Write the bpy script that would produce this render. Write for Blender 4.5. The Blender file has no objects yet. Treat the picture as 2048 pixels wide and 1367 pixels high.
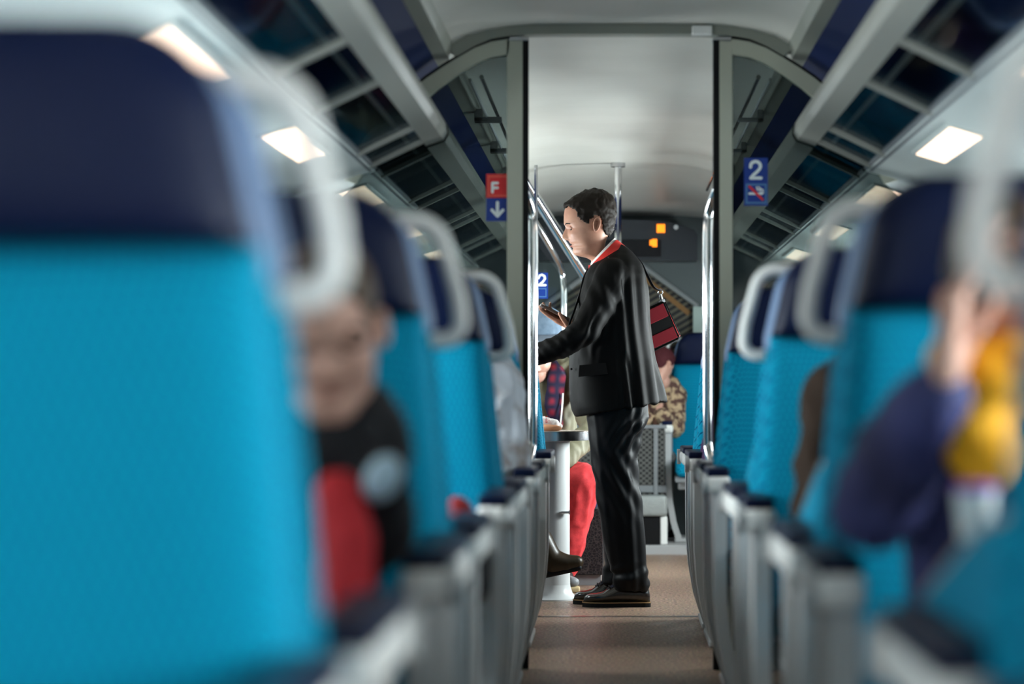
import bpy, bmesh, math, random
import numpy as np
from mathutils import Vector, Matrix, noise, Euler

random.seed(7)
PI = math.pi
S = bpy.context.scene
COL = S.collection

# ---------------------------------------------------------------- camera
F, VX, VY, HC = 4836.0, 1228.0, 786.0, 0.90      # focal length in px, vanishing point of the aisle, eye height
XC = 0.021                                       # centre line of the coach
cam = bpy.data.cameras.new('camera')
camo = bpy.data.objects.new('camera', cam)
COL.objects.link(camo)
camo.location = (0, 0, HC)
camo.rotation_euler = (PI / 2, 0, 0)
cam.sensor_width = 36.0
cam.lens = 36.0 * F / 2048
cam.shift_x = -(VX - 1024) / 2048
cam.shift_y = (VY - 683.5) / 2048
cam.clip_start = 0.05
cam.clip_end = 200
cam.dof.use_dof = True
cam.dof.focus_distance = 10.25
cam.dof.aperture_fstop = 2.1
S.camera = camo

# ---------------------------------------------------------------- colour management, world, daylight
S.view_settings.view_transform = 'Standard'
S.view_settings.look = 'None'
S.view_settings.gamma = 1.0
S.view_settings.use_curve_mapping = False
S.view_settings.exposure = 0.9

W = bpy.data.worlds.new('world')
S.world = W
W.use_nodes = True
W.node_tree.nodes['Background'].inputs[0].default_value = (0.55, 0.62, 0.70, 1)
W.node_tree.nodes['Background'].inputs[1].default_value = 0.3

WIN_Y = [-4.35, -2.55, -0.75, 1.05, 2.85, 4.65, 6.45, 8.55, 10.35, 12.15]   # window centres along the coach
WIN_PWR = {-1: [110, 110, 36, 8, 10, 70, 40, 54, 60, 50], 1: [150, 150, 90, 84, 56, 36, 24, 34, 150, 180]}
for sx in (-1, 1):
    for y, p in zip(WIN_Y, WIN_PWR[sx]):
        L = bpy.data.lights.new('daylight', 'AREA')
        L.shape = 'RECTANGLE'
        L.size = 1.4
        L.size_y = 0.55
        L.energy = p
        L.color = (0.97, 0.985, 1.0)
        o = bpy.data.objects.new('daylight', L)
        COL.objects.link(o)
        o.location = (XC + sx * 1.52, y, 1.13)
        o.rotation_euler = Euler((0, sx * (PI / 2 - 0.15), 0))

# ---------------------------------------------------------------- helpers
def P(px, py, d):
    return Vector(((px - VX) * d / F, d, HC + (VY - py) * d / F))

def tag(o, label=None, cat=None, group=None, kind=None):
    if label: o['label'] = label
    if cat: o['category'] = cat
    if group: o['group'] = group
    if kind: o['kind'] = kind
    return o

def thing(name, label, cat, loc=(0, 0, 0), rz=0, group=None):
    o = bpy.data.objects.new(name, None)
    COL.objects.link(o)
    o.empty_display_size = 0.1
    o.location = loc
    o.rotation_euler = (0, 0, rz)
    return tag(o, label, cat, group)

def obj(name, vf, mat, parent=None, smooth=False, world=False, label=None):
    """vf = (verts, faces); world=True: verts are world coordinates and the parent sits at its location only"""
    v, f = vf[0], vf[1]
    if world and parent is not None:
        L = Vector(parent.location)
        q = parent
        while q.parent is not None:
            q = q.parent
            L = L + Vector(q.location)
        v = [(a[0] - L[0], a[1] - L[1], a[2] - L[2]) for a in v]
    me = bpy.data.meshes.new(name)
    me.from_pydata([tuple(a) for a in v], [], [tuple(a) for a in f])
    me.update()
    bm = bmesh.new(); bm.from_mesh(me)
    bmesh.ops.recalc_face_normals(bm, faces=bm.faces)
    bm.to_mesh(me); bm.free()
    if smooth:
        me.polygons.foreach_set('use_smooth', [True] * len(me.polygons))
        if smooth == 'auto':
            me.set_sharp_from_angle(angle=math.radians(38))
    mats = mat if isinstance(mat, list) else [mat]
    for m in mats: me.materials.append(m)
    if len(vf) > 2:
        me.polygons.foreach_set('material_index', vf[2])
    o = bpy.data.objects.new(name, me)
    COL.objects.link(o)
    if parent is not None: o.parent = parent
    if label: o['label'] = label
    return o

def join(*parts):
    V, Fc, M = [], [], []
    mi = any(len(p) > 2 for p in parts)
    for p in parts:
        n = len(V)
        V += [tuple(a) for a in p[0]]
        Fc += [tuple(i + n for i in f) for f in p[1]]
        M += list(p[2]) if len(p) > 2 else [0] * len(p[1])
    return (V, Fc, M) if mi else (V, Fc)

def withmat(vf, k):
    return (vf[0], vf[1], [k] * len(vf[1]))

def tf(vf, M):
    return ([M @ Vector(a) for a in vf[0]],) + tuple(vf[1:])

def box(x0, x1, y0, y1, z0, z1, b=0.0, seg=3):
    bm = bmesh.new()
    bmesh.ops.create_cube(bm, size=1)
    for v in bm.verts:
        v.co = Vector((x0 + (v.co.x + .5) * (x1 - x0), y0 + (v.co.y + .5) * (y1 - y0), z0 + (v.co.z + .5) * (z1 - z0)))
    if b > 0:
        bmesh.ops.bevel(bm, geom=bm.edges[:] , offset=b, segments=seg, profile=.5, affect='EDGES')
    bm.verts.index_update()
    r = ([v.co.copy() for v in bm.verts], [tuple(v.index for v in f.verts) for f in bm.faces])
    bm.free()
    return r

def frames(pts):
    pts = [Vector(p) for p in pts]
    T = []
    for i in range(len(pts)):
        a = pts[max(0, i - 1)]; b = pts[min(len(pts) - 1, i + 1)]
        t = (b - a)
        T.append(t.normalized() if t.length > 1e-9 else Vector((0, 0, 1)))
    up = Vector((0, 0, 1)) if abs(T[0].z) < .9 else Vector((0, 1, 0))
    u = T[0].cross(up).normalized()
    out = []
    for t in T:
        u = (u - t * u.dot(t)).normalized()
        out.append((u, t.cross(u).normalized()))
    return pts, out

def tube(pts, r, n=12, flat=1.0, closed=False, cap=True):
    pts, fr = frames(pts)
    rr = r if isinstance(r, (list, tuple)) else [r] * len(pts)
    V, Fc = [], []
    for p, (u, v), q in zip(pts, fr, rr):
        for k in range(n):
            a = 2 * PI * k / n
            V.append(p + u * (q * math.cos(a)) + v * (q * flat * math.sin(a)))
    m = len(pts)
    for i in range(m - (0 if closed else 1)):
        j = (i + 1) % m
        for k in range(n):
            k2 = (k + 1) % n
            Fc.append((i * n + k, i * n + k2, j * n + k2, j * n + k))
    if not closed and cap:
        Fc.append(tuple(range(n))[::-1]); Fc.append(tuple((m - 1) * n + k for k in range(n)))
    return V, Fc

def loft(rings, cap=True):
    n = len(rings[0]); V = [Vector(p) for r in rings for p in r]; Fc = []
    for i in range(len(rings) - 1):
        for k in range(n):
            k2 = (k + 1) % n
            Fc.append((i * n + k, i * n + k2, (i + 1) * n + k2, (i + 1) * n + k))
    if cap:
        Fc.append(tuple(range(n))[::-1]); Fc.append(tuple((len(rings) - 1) * n + k for k in range(n)))
    return V, Fc

def prism(poly, a0, a1, axis='y'):
    """polygon in the plane across axis, extruded from a0 to a1"""
    n = len(poly)
    def pt(p, a):
        return {'y': (p[0], a, p[1]), 'x': (a, p[0], p[1]), 'z': (p[0], p[1], a)}[axis]
    V = [pt(p, a0) for p in poly] + [pt(p, a1) for p in poly]
    Fc = [tuple(range(n)), tuple(range(n, 2 * n))[::-1]]
    for i in range(n):
        j = (i + 1) % n
        Fc.append((i, j, n + j, n + i))
    return V, Fc

def strip_prism(path, th, a0, a1, axis='y', side=1):
    """a band of thickness th along an open path, extruded"""
    path = [Vector((p[0], p[1])) for p in path]
    off = []
    for i, p in enumerate(path):
        a = path[max(0, i - 1)]; b = path[min(len(path) - 1, i + 1)]
        t = (b - a).normalized()
        nrm = Vector((-t.y, t.x)) * side
        off.append(p + nrm * th)
    V, Fc = [], []
    def pt(p, a):
        return {'y': (p[0], a, p[1]), 'x': (a, p[0], p[1])}[axis]
    for p, q in zip(path, off):
        V += [pt(p, a0), pt(q, a0), pt(q, a1), pt(p, a1)]
    for i in range(len(path) - 1):
        for k in range(4):
            k2 = (k + 1) % 4
            Fc.append((4 * i + k, 4 * i + k2, 4 * i + 4 + k2, 4 * i + 4 + k))
    m = 4 * (len(path) - 1)
    Fc += [(0, 1, 2, 3), (m + 3, m + 2, m + 1, m)]
    return V, Fc

def arc(cx, cz, r, a0, a1, n=8):
    return [(cx + r * math.cos(math.radians(a0 + (a1 - a0) * i / n)), cz + r * math.sin(math.radians(a0 + (a1 - a0) * i / n))) for i in range(n + 1)]

def smooth_path(pts, n=8):
    """Catmull-Rom through 3-D points"""
    pts = [Vector(p) for p in pts]
    q = [pts[0] * 2 - pts[1]] + pts + [pts[-1] * 2 - pts[-2]]
    out = []
    for i in range(1, len(q) - 2):
        for k in range(n):
            t = k / n
            a, b, c, d = q[i - 1], q[i], q[i + 1], q[i + 2]
            out.append(0.5 * ((2 * b) + (c - a) * t + (2 * a - 5 * b + 4 * c - d) * t * t + (3 * b - a - 3 * c + d) * t ** 3))
    out.append(pts[-1])
    return out

def capsule(p0, r0, p1, r1, n=20, flat=1.0, flat_axis=None):
    p0 = Vector(p0); p1 = Vector(p1)
    t = (p1 - p0)
    L = t.length
    t = t / L if L > 1e-6 else Vector((0, 0, 1))
    ref = Vector(flat_axis) if flat_axis is not None else (Vector((0, 0, 1)) if abs(t.z) < .9 else Vector((1, 0, 0)))
    v = (ref - t * ref.dot(t)).normalized()
    u = t.cross(v)
    rings = []
    for k in range(6):
        a = PI / 2 * (1 - k / 6) * .97
        rings.append((p0 - t * r0 * math.sin(a), r0 * math.cos(a)))
    for k in range(1, 7):
        a = PI / 2 * (k - 1) / 6
        if k == 1:
            rings.append((p0, r0))
            for j in range(1, 6): rings.append((p0 + (p1 - p0) * j / 6, r0 + (r1 - r0) * j / 6))
        rings.append((p1 + t * r1 * math.sin(a * .97), r1 * math.cos(a * .97)))
    rings.append((p1 + t * r1 * .999, r1 * .05))
    R = [[c + u * (r * math.cos(2 * PI * i / n)) + v * (r * flat * math.sin(2 * PI * i / n)) for i in range(n)] for c, r in rings]
    return loft(R)

def ellipsoid(c, r, rot=(0, 0, 0), n=24, m=14):
    M = Euler(rot).to_matrix(); c = Vector(c)
    R = []
    for j in range(m + 1):
        a = -PI / 2 + PI * (j + .02 if j == 0 else (j - .02 if j == m else j)) / m
        R.append([c + M @ Vector((r[0] * math.cos(a) * math.cos(2 * PI * i / n), r[1] * math.cos(a) * math.sin(2 * PI * i / n), r[2] * math.sin(a))) for i in range(n)])
    return loft(R)

def chain(pts, rr, flat=1.0, flat_axis=None):
    return join(*[capsule(pts[i], rr[i], pts[i + 1], rr[i + 1], flat=flat, flat_axis=flat_axis) for i in range(len(pts) - 1)])

def fuse(vf, voxel, smooth=4, factor=.5):
    """one continuous skin round overlapping volumes"""
    me = bpy.data.meshes.new('t')
    me.from_pydata([tuple(a) for a in vf[0]], [], [tuple(f) for f in vf[1]])
    me.update()
    bm = bmesh.new(); bm.from_mesh(me)
    bmesh.ops.recalc_face_normals(bm, faces=bm.faces)
    bm.to_mesh(me); bm.free()
    o = bpy.data.objects.new('t', me)
    COL.objects.link(o)
    m = o.modifiers.new('r', 'REMESH'); m.mode = 'VOXEL'; m.voxel_size = voxel
    if smooth:
        s = o.modifiers.new('s', 'SMOOTH'); s.iterations = smooth; s.factor = factor
    dg = bpy.context.evaluated_depsgraph_get()
    dg.update()
    e = o.evaluated_get(dg)
    m2 = e.to_mesh()
    V = [v.co.copy() for v in m2.vertices]
    Fc = [tuple(p.vertices) for p in m2.polygons]
    e.to_mesh_clear()
    bpy.data.objects.remove(o)
    bpy.data.meshes.remove(me)
    return V, Fc

def normals_of(vf):
    V = np.array([tuple(a) for a in vf[0]]); N = np.zeros_like(V)
    quads = np.array([f if len(f) == 4 else tuple(f[:3]) + (f[2],) for f in vf[1] if len(f) in (3, 4)])
    a, b, c, d = V[quads[:, 0]], V[quads[:, 1]], V[quads[:, 2]], V[quads[:, 3]]
    n = np.cross(c - a, d - b)
    for k in range(4): np.add.at(N, quads[:, k], n)
    N /= np.maximum(np.linalg.norm(N, axis=1, keepdims=True), 1e-12)
    return V, N

def wrinkle(vf, fn):
    """move each vertex along its normal by fn(co)"""
    V, N = normals_of(vf)
    out = []
    for p, n in zip(V, N):
        out.append(Vector(p) + Vector(n) * fn(Vector(p)))
    return (out,) + tuple(vf[1:])

def nz(p, sx, sy, sz, seed=0.0):
    return noise.noise(Vector((p[0] * sx + seed, p[1] * sy + seed * 1.7, p[2] * sz - seed)))

def cloth_folds(amp=.008, sx=14, sy=14, sz=5, seed=1.0):
    def f(p):
        a = nz(p, sx, sy, sz, seed)
        return amp * (1 - 2 * abs(a) * 1.6) * .6 + amp * .5 * nz(p, sx * 2.3, sy * 2.3, sz * 2.3, seed + 5)
    return f

# ---------------------------------------------------------------- materials
MATS = {}
def mat(name, color, rough=.5, metal=0.0, spec=.3, emit=None, estr=0, coat=0, bump=None, var=None, sheen=0, alpha=1):
    m = bpy.data.materials.new(name)
    m.use_nodes = True
    nt = m.node_tree
    b = nt.nodes['Principled BSDF']
    b.inputs['Base Color'].default_value = (*color, 1)
    b.inputs['Roughness'].default_value = rough
    b.inputs['Metallic'].default_value = metal
    b.inputs['Specular IOR Level'].default_value = spec
    b.inputs['Coat Weight'].default_value = coat
    b.inputs['Sheen Weight'].default_value = sheen
    if emit:
        b.inputs['Emission Color'].default_value = (*emit, 1)
        b.inputs['Emission Strength'].default_value = estr
    tc = nt.nodes.new('ShaderNodeTexCoord')
    if var:   # (scale, second colour, low, high)
        n = nt.nodes.new('ShaderNodeTexNoise'); n.inputs['Scale'].default_value = var[0]; n.inputs['Detail'].default_value = 6
        nt.links.new(tc.outputs['Object'], n.inputs['Vector'])
        r = nt.nodes.new('ShaderNodeMapRange'); r.inputs[1].default_value = var[2]; r.inputs[2].default_value = var[3]
        nt.links.new(n.outputs['Fac'], r.inputs[0])
        mx = nt.nodes.new('ShaderNodeMix'); mx.data_type = 'RGBA'
        mx.inputs[6].default_value = (*color, 1); mx.inputs[7].default_value = (*var[1], 1)
        nt.links.new(r.outputs[0], mx.inputs[0]); nt.links.new(mx.outputs[2], b.inputs['Base Color'])
    if bump:  # (scale, strength, distance)
        n = nt.nodes.new('ShaderNodeTexNoise'); n.inputs['Scale'].default_value = bump[0]; n.inputs['Detail'].default_value = 4
        nt.links.new(tc.outputs['Object'], n.inputs['Vector'])
        bp = nt.nodes.new('ShaderNodeBump'); bp.inputs['Strength'].default_value = bump[1]; bp.inputs['Distance'].default_value = bump[2]
        nt.links.new(n.outputs['Fac'], bp.inputs['Height']); nt.links.new(bp.outputs[0], b.inputs['Normal'])
    MATS[name] = m
    return m

def glass_mat(name, tint, rough=.03, gloss=.08, gcol=(1, 1, 1)):
    m = bpy.data.materials.new(name); m.use_nodes = True
    nt = m.node_tree; nt.nodes.clear()
    out = nt.nodes.new('ShaderNodeOutputMaterial')
    t = nt.nodes.new('ShaderNodeBsdfTransparent'); t.inputs[0].default_value = (*tint, 1)
    g = nt.nodes.new('ShaderNodeBsdfGlossy'); g.inputs[0].default_value = (*gcol, 1); g.inputs['Roughness'].default_value = rough
    fr = nt.nodes.new('ShaderNodeFresnel'); fr.inputs[0].default_value = 1.45
    ad = nt.nodes.new('ShaderNodeMath'); ad.operation = 'MULTIPLY'; ad.inputs[1].default_value = gloss
    nt.links.new(fr.outputs[0], ad.inputs[0])
    mx = nt.nodes.new('ShaderNodeMixShader')
    nt.links.new(ad.outputs[0], mx.inputs[0]); nt.links.new(t.outputs[0], mx.inputs[1]); nt.links.new(g.outputs[0], mx.inputs[2])
    nt.links.new(mx.outputs[0], out.inputs[0])
    return m

def fabric_mat(name, base, base2, dot, pitch=.0125, rad=.22, rough=.85):
    m = bpy.data.materials.new(name); m.use_nodes = True
    nt = m.node_tree; N = nt.nodes; Lk = nt.links
    b = N['Principled BSDF']; b.inputs['Roughness'].default_value = rough; b.inputs['Specular IOR Level'].default_value = .08
    b.inputs['Sheen Weight'].default_value = .03; b.inputs['Sheen Roughness'].default_value = .4
    tc = N.new('ShaderNodeTexCoord'); sp = N.new('ShaderNodeSeparateXYZ'); Lk.new(tc.outputs['Object'], sp.inputs[0])
    def mth(op, a, bb=None):
        n = N.new('ShaderNodeMath'); n.operation = op
        for i, q in enumerate((a, bb)):
            if q is None: continue
            if isinstance(q, (int, float)): n.inputs[i].default_value = q
            else: Lk.new(q, n.inputs[i])
        return n.outputs[0]
    u = mth('MULTIPLY', mth('ADD', sp.outputs[0], sp.outputs[1]), 1 / pitch)
    v = mth('MULTIPLY', mth('ADD', sp.outputs[2], mth('MULTIPLY', sp.outputs[1], 1.0)), .8 / pitch)
    row = mth('FLOOR', v)
    u2 = mth('ADD', u, mth('MULTIPLY', row, .5))
    fu = mth('SUBTRACT', mth('FRACT', u2), .5); fv = mth('SUBTRACT', mth('FRACT', v), .5)
    d = mth('SQRT', mth('ADD', mth('MULTIPLY', fu, fu), mth('MULTIPLY', fv, fv)))
    k = mth('LESS_THAN', d, rad)
    no = N.new('ShaderNodeTexNoise'); no.inputs['Scale'].default_value = 180; Lk.new(tc.outputs['Object'], no.inputs['Vector'])
    mx = N.new('ShaderNodeMix'); mx.data_type = 'RGBA'; mx.inputs[6].default_value = (*base, 1); mx.inputs[7].default_value = (*base2, 1)
    Lk.new(no.outputs['Fac'], mx.inputs[0])
    mx2 = N.new('ShaderNodeMix'); mx2.data_type = 'RGBA'; mx2.inputs[7].default_value = (*dot, 1)
    Lk.new(k, mx2.inputs[0]); Lk.new(mx.outputs[2], mx2.inputs[6]); Lk.new(mx2.outputs[2], b.inputs['Base Color'])
    bp = N.new('ShaderNodeBump'); bp.inputs['Strength'].default_value = .4; bp.inputs['Distance'].default_value = .002
    Lk.new(no.outputs['Fac'], bp.inputs['Height']); Lk.new(bp.outputs[0], b.inputs['Normal'])
    return m

TEAL = fabric_mat('teal_moquette', (0.0, .21, .35), (.003, .28, .44), (.0, .05, .13))
NAVY = mat('navy_vinyl', (.002, .006, .030), rough=.40, spec=.17, bump=(260, .12, .001))
SHELL = mat('blue_grey_shell', (.16, .24, .40), rough=.35)
GREY = mat('light_grey_enamel', (.54, .55, .55), rough=.34, bump=(500, .05, .001))
GREYD = mat('mid_grey_enamel', (.22, .23, .24), rough=.45)
WHITE = mat('off_white_plastic', (.88, .87, .84), rough=.3)
HANDLE = mat('pale_grey_handle', (.80, .80, .78), rough=.28)
BLACK = mat('black_rubber', (.008, .008, .009), rough=.6, spec=.15)
CHROME = mat('chrome', (.82, .82, .84), rough=.10, metal=1)
STEEL = mat('brushed_steel', (.55, .55, .56), rough=.25, metal=1)
CEIL = mat('ceiling_enamel', (.60, .59, .54), rough=.42, var=(3, (.56, .55, .50), .35, .65))
TRIMM = mat('grey_green_trim', (.27, .28, .24), rough=.4)
RAIL = mat('rack_rail_grey', (.27, .27, .24), rough=.42)
NAVYP = mat('navy_panel', (.002, .010, .060), rough=.6, spec=.10)
SOFF = mat('soffit_white', (.70, .74, .71), rough=.45)
WALLM = mat('wall_grey', (.30, .33, .36), rough=.5)
PARTM = mat('partition_grey', (.48, .49, .40), rough=.4)
PGLASS = glass_mat('partition_glass', (.38, .42, .42), gloss=.5)
SGLASS = glass_mat('smoked_shelf_glass', (.50, .54, .56), rough=.05, gloss=.55, gcol=(.8, .9, 1))
WGLASS = glass_mat('window_glass', (.82, .86, .86), gloss=.6)
LAMP = mat('lamp_diffuser', (1, .9, .8), rough=.6, emit=(1.0, .66, .44), estr=1.5)
RED = mat('sign_red', (.72, .03, .035), rough=.35)
REDL = mat('sign_red_border', (.80, .12, .08), rough=.35)
BLUE = mat('sign_blue', (.012, .045, .27), rough=.35)
BLUEL = mat('sign_pale_blue', (.08, .20, .42), rough=.35)
SIGNW = mat('sign_white', (.80, .86, .86), rough=.35)
SKIN = mat('skin', (.52, .27, .18), rough=.45, spec=.4, var=(28, (.46, .22, .15), .4, .7), bump=(300, .1, .001))
SKIN2 = mat('pale_skin', (.66, .38, .29), rough=.45, spec=.4, var=(24, (.58, .30, .22), .4, .7))
LIP = mat('lips', (.40, .13, .10), rough=.4)
HAIRM = mat('dark_brown_hair', (.012, .007, .004), rough=.65, spec=.2)
HAIRB = mat('brown_hair', (.07, .04, .022), rough=.45)
DARKC = mat('charcoal_suit', (.0035, .0032, .0030), rough=.60, spec=.10, sheen=.0, bump=(420, .15, .001))
TROUS = mat('black_suit_trousers', (.0035, .0035, .004), rough=.48, spec=.15, sheen=0, bump=(420, .1, .001))
REDC = mat('red_cloth', (.58, .025, .02), rough=.6, bump=(400, .2, .001))
SHIRT = mat('white_shirt', (.80, .79, .76), rough=.7)
LEATH = mat('black_leather', (.020, .013, .010), rough=.20, spec=.6, coat=.3)
WELT = mat('tan_welt', (.30, .18, .08), rough=.5)
REDJ = mat('red_trousers', (.66, .045, .05), rough=.75, var=(40, (.50, .03, .035), .4, .7), bump=(200, .3, .002))
OLIVE = mat('olive_jacket', (.16, .15, .095), rough=.65, bump=(120, .2, .002))
HATM = mat('grey_blue_felt', (.12, .17, .23), rough=.85, var=(35, (.08, .12, .17), .4, .7))
HATB = mat('grey_hat_brim', (.10, .12, .15), rough=.85)

def plaid():
    m = mat('plaid', (.03, .03, .09), rough=.8)
    nt = m.node_tree; N = nt.nodes; tc = N.new('ShaderNodeTexCoord')
    w1 = N.new('ShaderNodeTexWave'); w1.inputs['Scale'].default_value = 6; w1.inputs['Distortion'].default_value = 1.5; w1.bands_direction = 'X'
    w2 = N.new('ShaderNodeTexWave'); w2.inputs['Scale'].default_value = 6; w2.inputs['Distortion'].default_value = 1.5; w2.bands_direction = 'Z'
    for w in (w1, w2): nt.links.new(tc.outputs['Object'], w.inputs['Vector'])
    mu = N.new('ShaderNodeMath'); mu.operation = 'MULTIPLY'
    nt.links.new(w1.outputs['Fac'], mu.inputs[0]); nt.links.new(w2.outputs['Fac'], mu.inputs[1])
    mx = N.new('ShaderNodeMix'); mx.data_type = 'RGBA'; mx.inputs[6].default_value = (.010, .010, .035, 1); mx.inputs[7].default_value = (.22, .012, .03, 1)
    nt.links.new(mu.outputs[0], mx.inputs[0]); nt.links.new(mx.outputs[2], N['Principled BSDF'].inputs['Base Color'])
    return m
PLAID = plaid()

def carpet():
    m = mat('speckled_floor', (.16, .14, .13), rough=.42, spec=.5)
    nt = m.node_tree; N = nt.nodes; L = nt.links; tc = N.new('ShaderNodeTexCoord')
    b = N['Principled BSDF']
    v = N.new('ShaderNodeTexVoronoi'); v.inputs['Scale'].default_value = 160
    n2 = N.new('ShaderNodeTexNoise'); n2.inputs['Scale'].default_value = 85; n2.inputs['Detail'].default_value = 8; n2.inputs['Roughness'].default_value = .75
    n3 = N.new('ShaderNodeTexNoise'); n3.inputs['Scale'].default_value = 2.5
    for q in (v, n2, n3): L.new(tc.outputs['Object'], q.inputs['Vector'])
    r = N.new('ShaderNodeValToRGB')
    r.color_ramp.elements[0].position = .42; r.color_ramp.elements[0].color = (.045, .020, .011, 1)
    r.color_ramp.elements[1].position = .60; r.color_ramp.elements[1].color = (.60, .40, .28, 1)
    L.new(n2.outputs['Fac'], r.inputs[0])
    mx = N.new('ShaderNodeMix'); mx.data_type = 'RGBA'; mx.blend_type = 'MULTIPLY'; mx.inputs[0].default_value = .35
    L.new(r.outputs[0], mx.inputs[6]); L.new(v.outputs['Color'], mx.inputs[7])
    L.new(mx.outputs[2], b.inputs['Base Color'])
    bp = N.new('ShaderNodeBump'); bp.inputs['Strength'].default_value = .35; bp.inputs['Distance'].default_value = .002
    L.new(n2.outputs['Fac'], bp.inputs['Height']); L.new(bp.outputs[0], b.inputs['Normal'])
    return m
FLOORM = carpet()

def squiggle():
    m = mat('squiggle_carpet', (.012, .010, .012), rough=.9)
    nt = m.node_tree; N = nt.nodes; L = nt.links; tc = N.new('ShaderNodeTexCoord')
    v = N.new('ShaderNodeTexVoronoi'); v.feature = 'DISTANCE_TO_EDGE'; v.inputs['Scale'].default_value = 75
    L.new(tc.outputs['Object'], v.inputs['Vector'])
    r = N.new('ShaderNodeValToRGB'); r.color_ramp.elements[0].color = (.05, .042, .04, 1); r.color_ramp.elements[0].position = .02
    r.color_ramp.elements[1].color = (.010, .008, .010, 1); r.color_ramp.elements[1].position = .10
    L.new(v.outputs['Distance'], r.inputs[0]); L.new(r.outputs[0], N['Principled BSDF'].inputs['Base Color'])
    return m
SQUIG = squiggle()

def struct(name, vf, m, smooth=False, parent=None):
    o = obj(name, vf, m, parent, smooth)
    if parent is None: o['kind'] = 'structure'
    return o

# ---------------------------------------------------------------- coach shell
Y0, Y1 = -5.8, 14.6
YP = 7.86                                  # glazed partition
X = lambda xc, sx: XC + sx * xc
struct('floor', box(XC - 1.42, XC + 1.42, Y0, 13.85, -.05, 0), FLOORM)
struct('trim_1', box(XC - .33, XC + .33, 9.72, 9.745, 0, .004), STEEL)
struct('trim_2', box(XC - 1.42, XC + 1.42, 13.5, Y1, -.05, .05, .004), mat('pale_floor', (.42, .42, .42), rough=.5))

def ceil_profile(drop=0):
    return [(0, 2.100 - drop), (.28, 2.098 - drop), (.36, 2.092 - drop * .95), (.43, 2.08 - drop * .9), (.50, 2.06 - drop * .8), (.545, 2.035 - drop * .6)]
def full_profile(half):
    return [(XC - x, z) for x, z in half[::-1]] + [(XC + x, z) for x, z in half[1:]]
struct('ceiling', strip_prism(full_profile(ceil_profile()), .02, Y0, 12.9, side=1), CEIL, smooth='auto')
rings = []
for i in range(9):
    t = i / 8; y = 12.9 + 1.6 * t
    dr = .134 * (t ** 1.3)
    rings.append([(x, y, z) for x, z in full_profile(ceil_profile(dr))])
V = [p for r in rings for p in r]; n = len(rings[0])
struct('trim_3', (V, [(i * n + k, i * n + k + 1, (i + 1) * n + k + 1, (i + 1) * n + k) for i in range(8) for k in range(n - 1)]), CEIL, smooth=True)
k = 4
for sx in (-1, 1):
    s = -sx
    # ceiling edge mouldings, navy cove, soffit, side wall with its windows
    struct(f'trim_{k}', strip_prism([(X(.545, sx), 2.035), (X(.552, sx), 2.012), (X(.560, sx), 1.992), (X(.605, sx), 1.985)], .012, Y0, 13.6, side=sx), TRIMM); k += 1
    struct(f'trim_{k}', strip_prism([(X(.605, sx), 1.985), (X(.68, sx), 1.93), (X(.78, sx), 1.84), (X(.88, sx), 1.72), (X(.93, sx), 1.60)], .012, Y0, 14.0, side=sx), NAVYP, smooth='auto'); k += 1
    struct(f'trim_{k}', strip_prism([(X(.80, sx), 1.624), (X(1.10, sx), 1.535), (X(1.40, sx), 1.43)], .012, Y0, 14.0, side=sx), SOFF); k += 1
    parts = [box(X(1.38, sx), X(1.42, sx), Y0, Y1, 0, .82), box(X(1.38, sx), X(1.42, sx), Y0, Y1, 1.40, 1.46)]
    edges = [Y0] + [e for y in WIN_Y for e in (y - .70, y + .70)] + [Y1]
    for i in range(0, len(edges), 2):
        if edges[i + 1] > edges[i]: parts.append(box(X(1.38, sx), X(1.42, sx), edges[i], edges[i + 1], .82, 1.40))
    struct('wall_left' if sx < 0 else 'wall_right', join(*parts), WALLM)
    for j, y in enumerate(WIN_Y):
        w = struct(f'window_{(0 if sx < 0 else 10) + j + 1}', join(box(X(1.365, sx), X(1.385, sx), y - .74, y + .74, .79, .83, .004), box(X(1.365, sx), X(1.385, sx), y - .74, y + .74, 1.39, 1.42, .004),
                  box(X(1.365, sx), X(1.385, sx), y - .74, y - .70, .83, 1.39), box(X(1.365, sx), X(1.385, sx), y + .70, y + .74, .83, 1.39)), GREYD)
        obj('pane', box(X(1.396, sx), X(1.400, sx), y - .70, y + .70, .83, 1.40), WGLASS, w)
struct('wall_back', box(XC - 1.42, XC + 1.42, Y0 - .04, Y0, 0, 2.12), WALLM)

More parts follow.
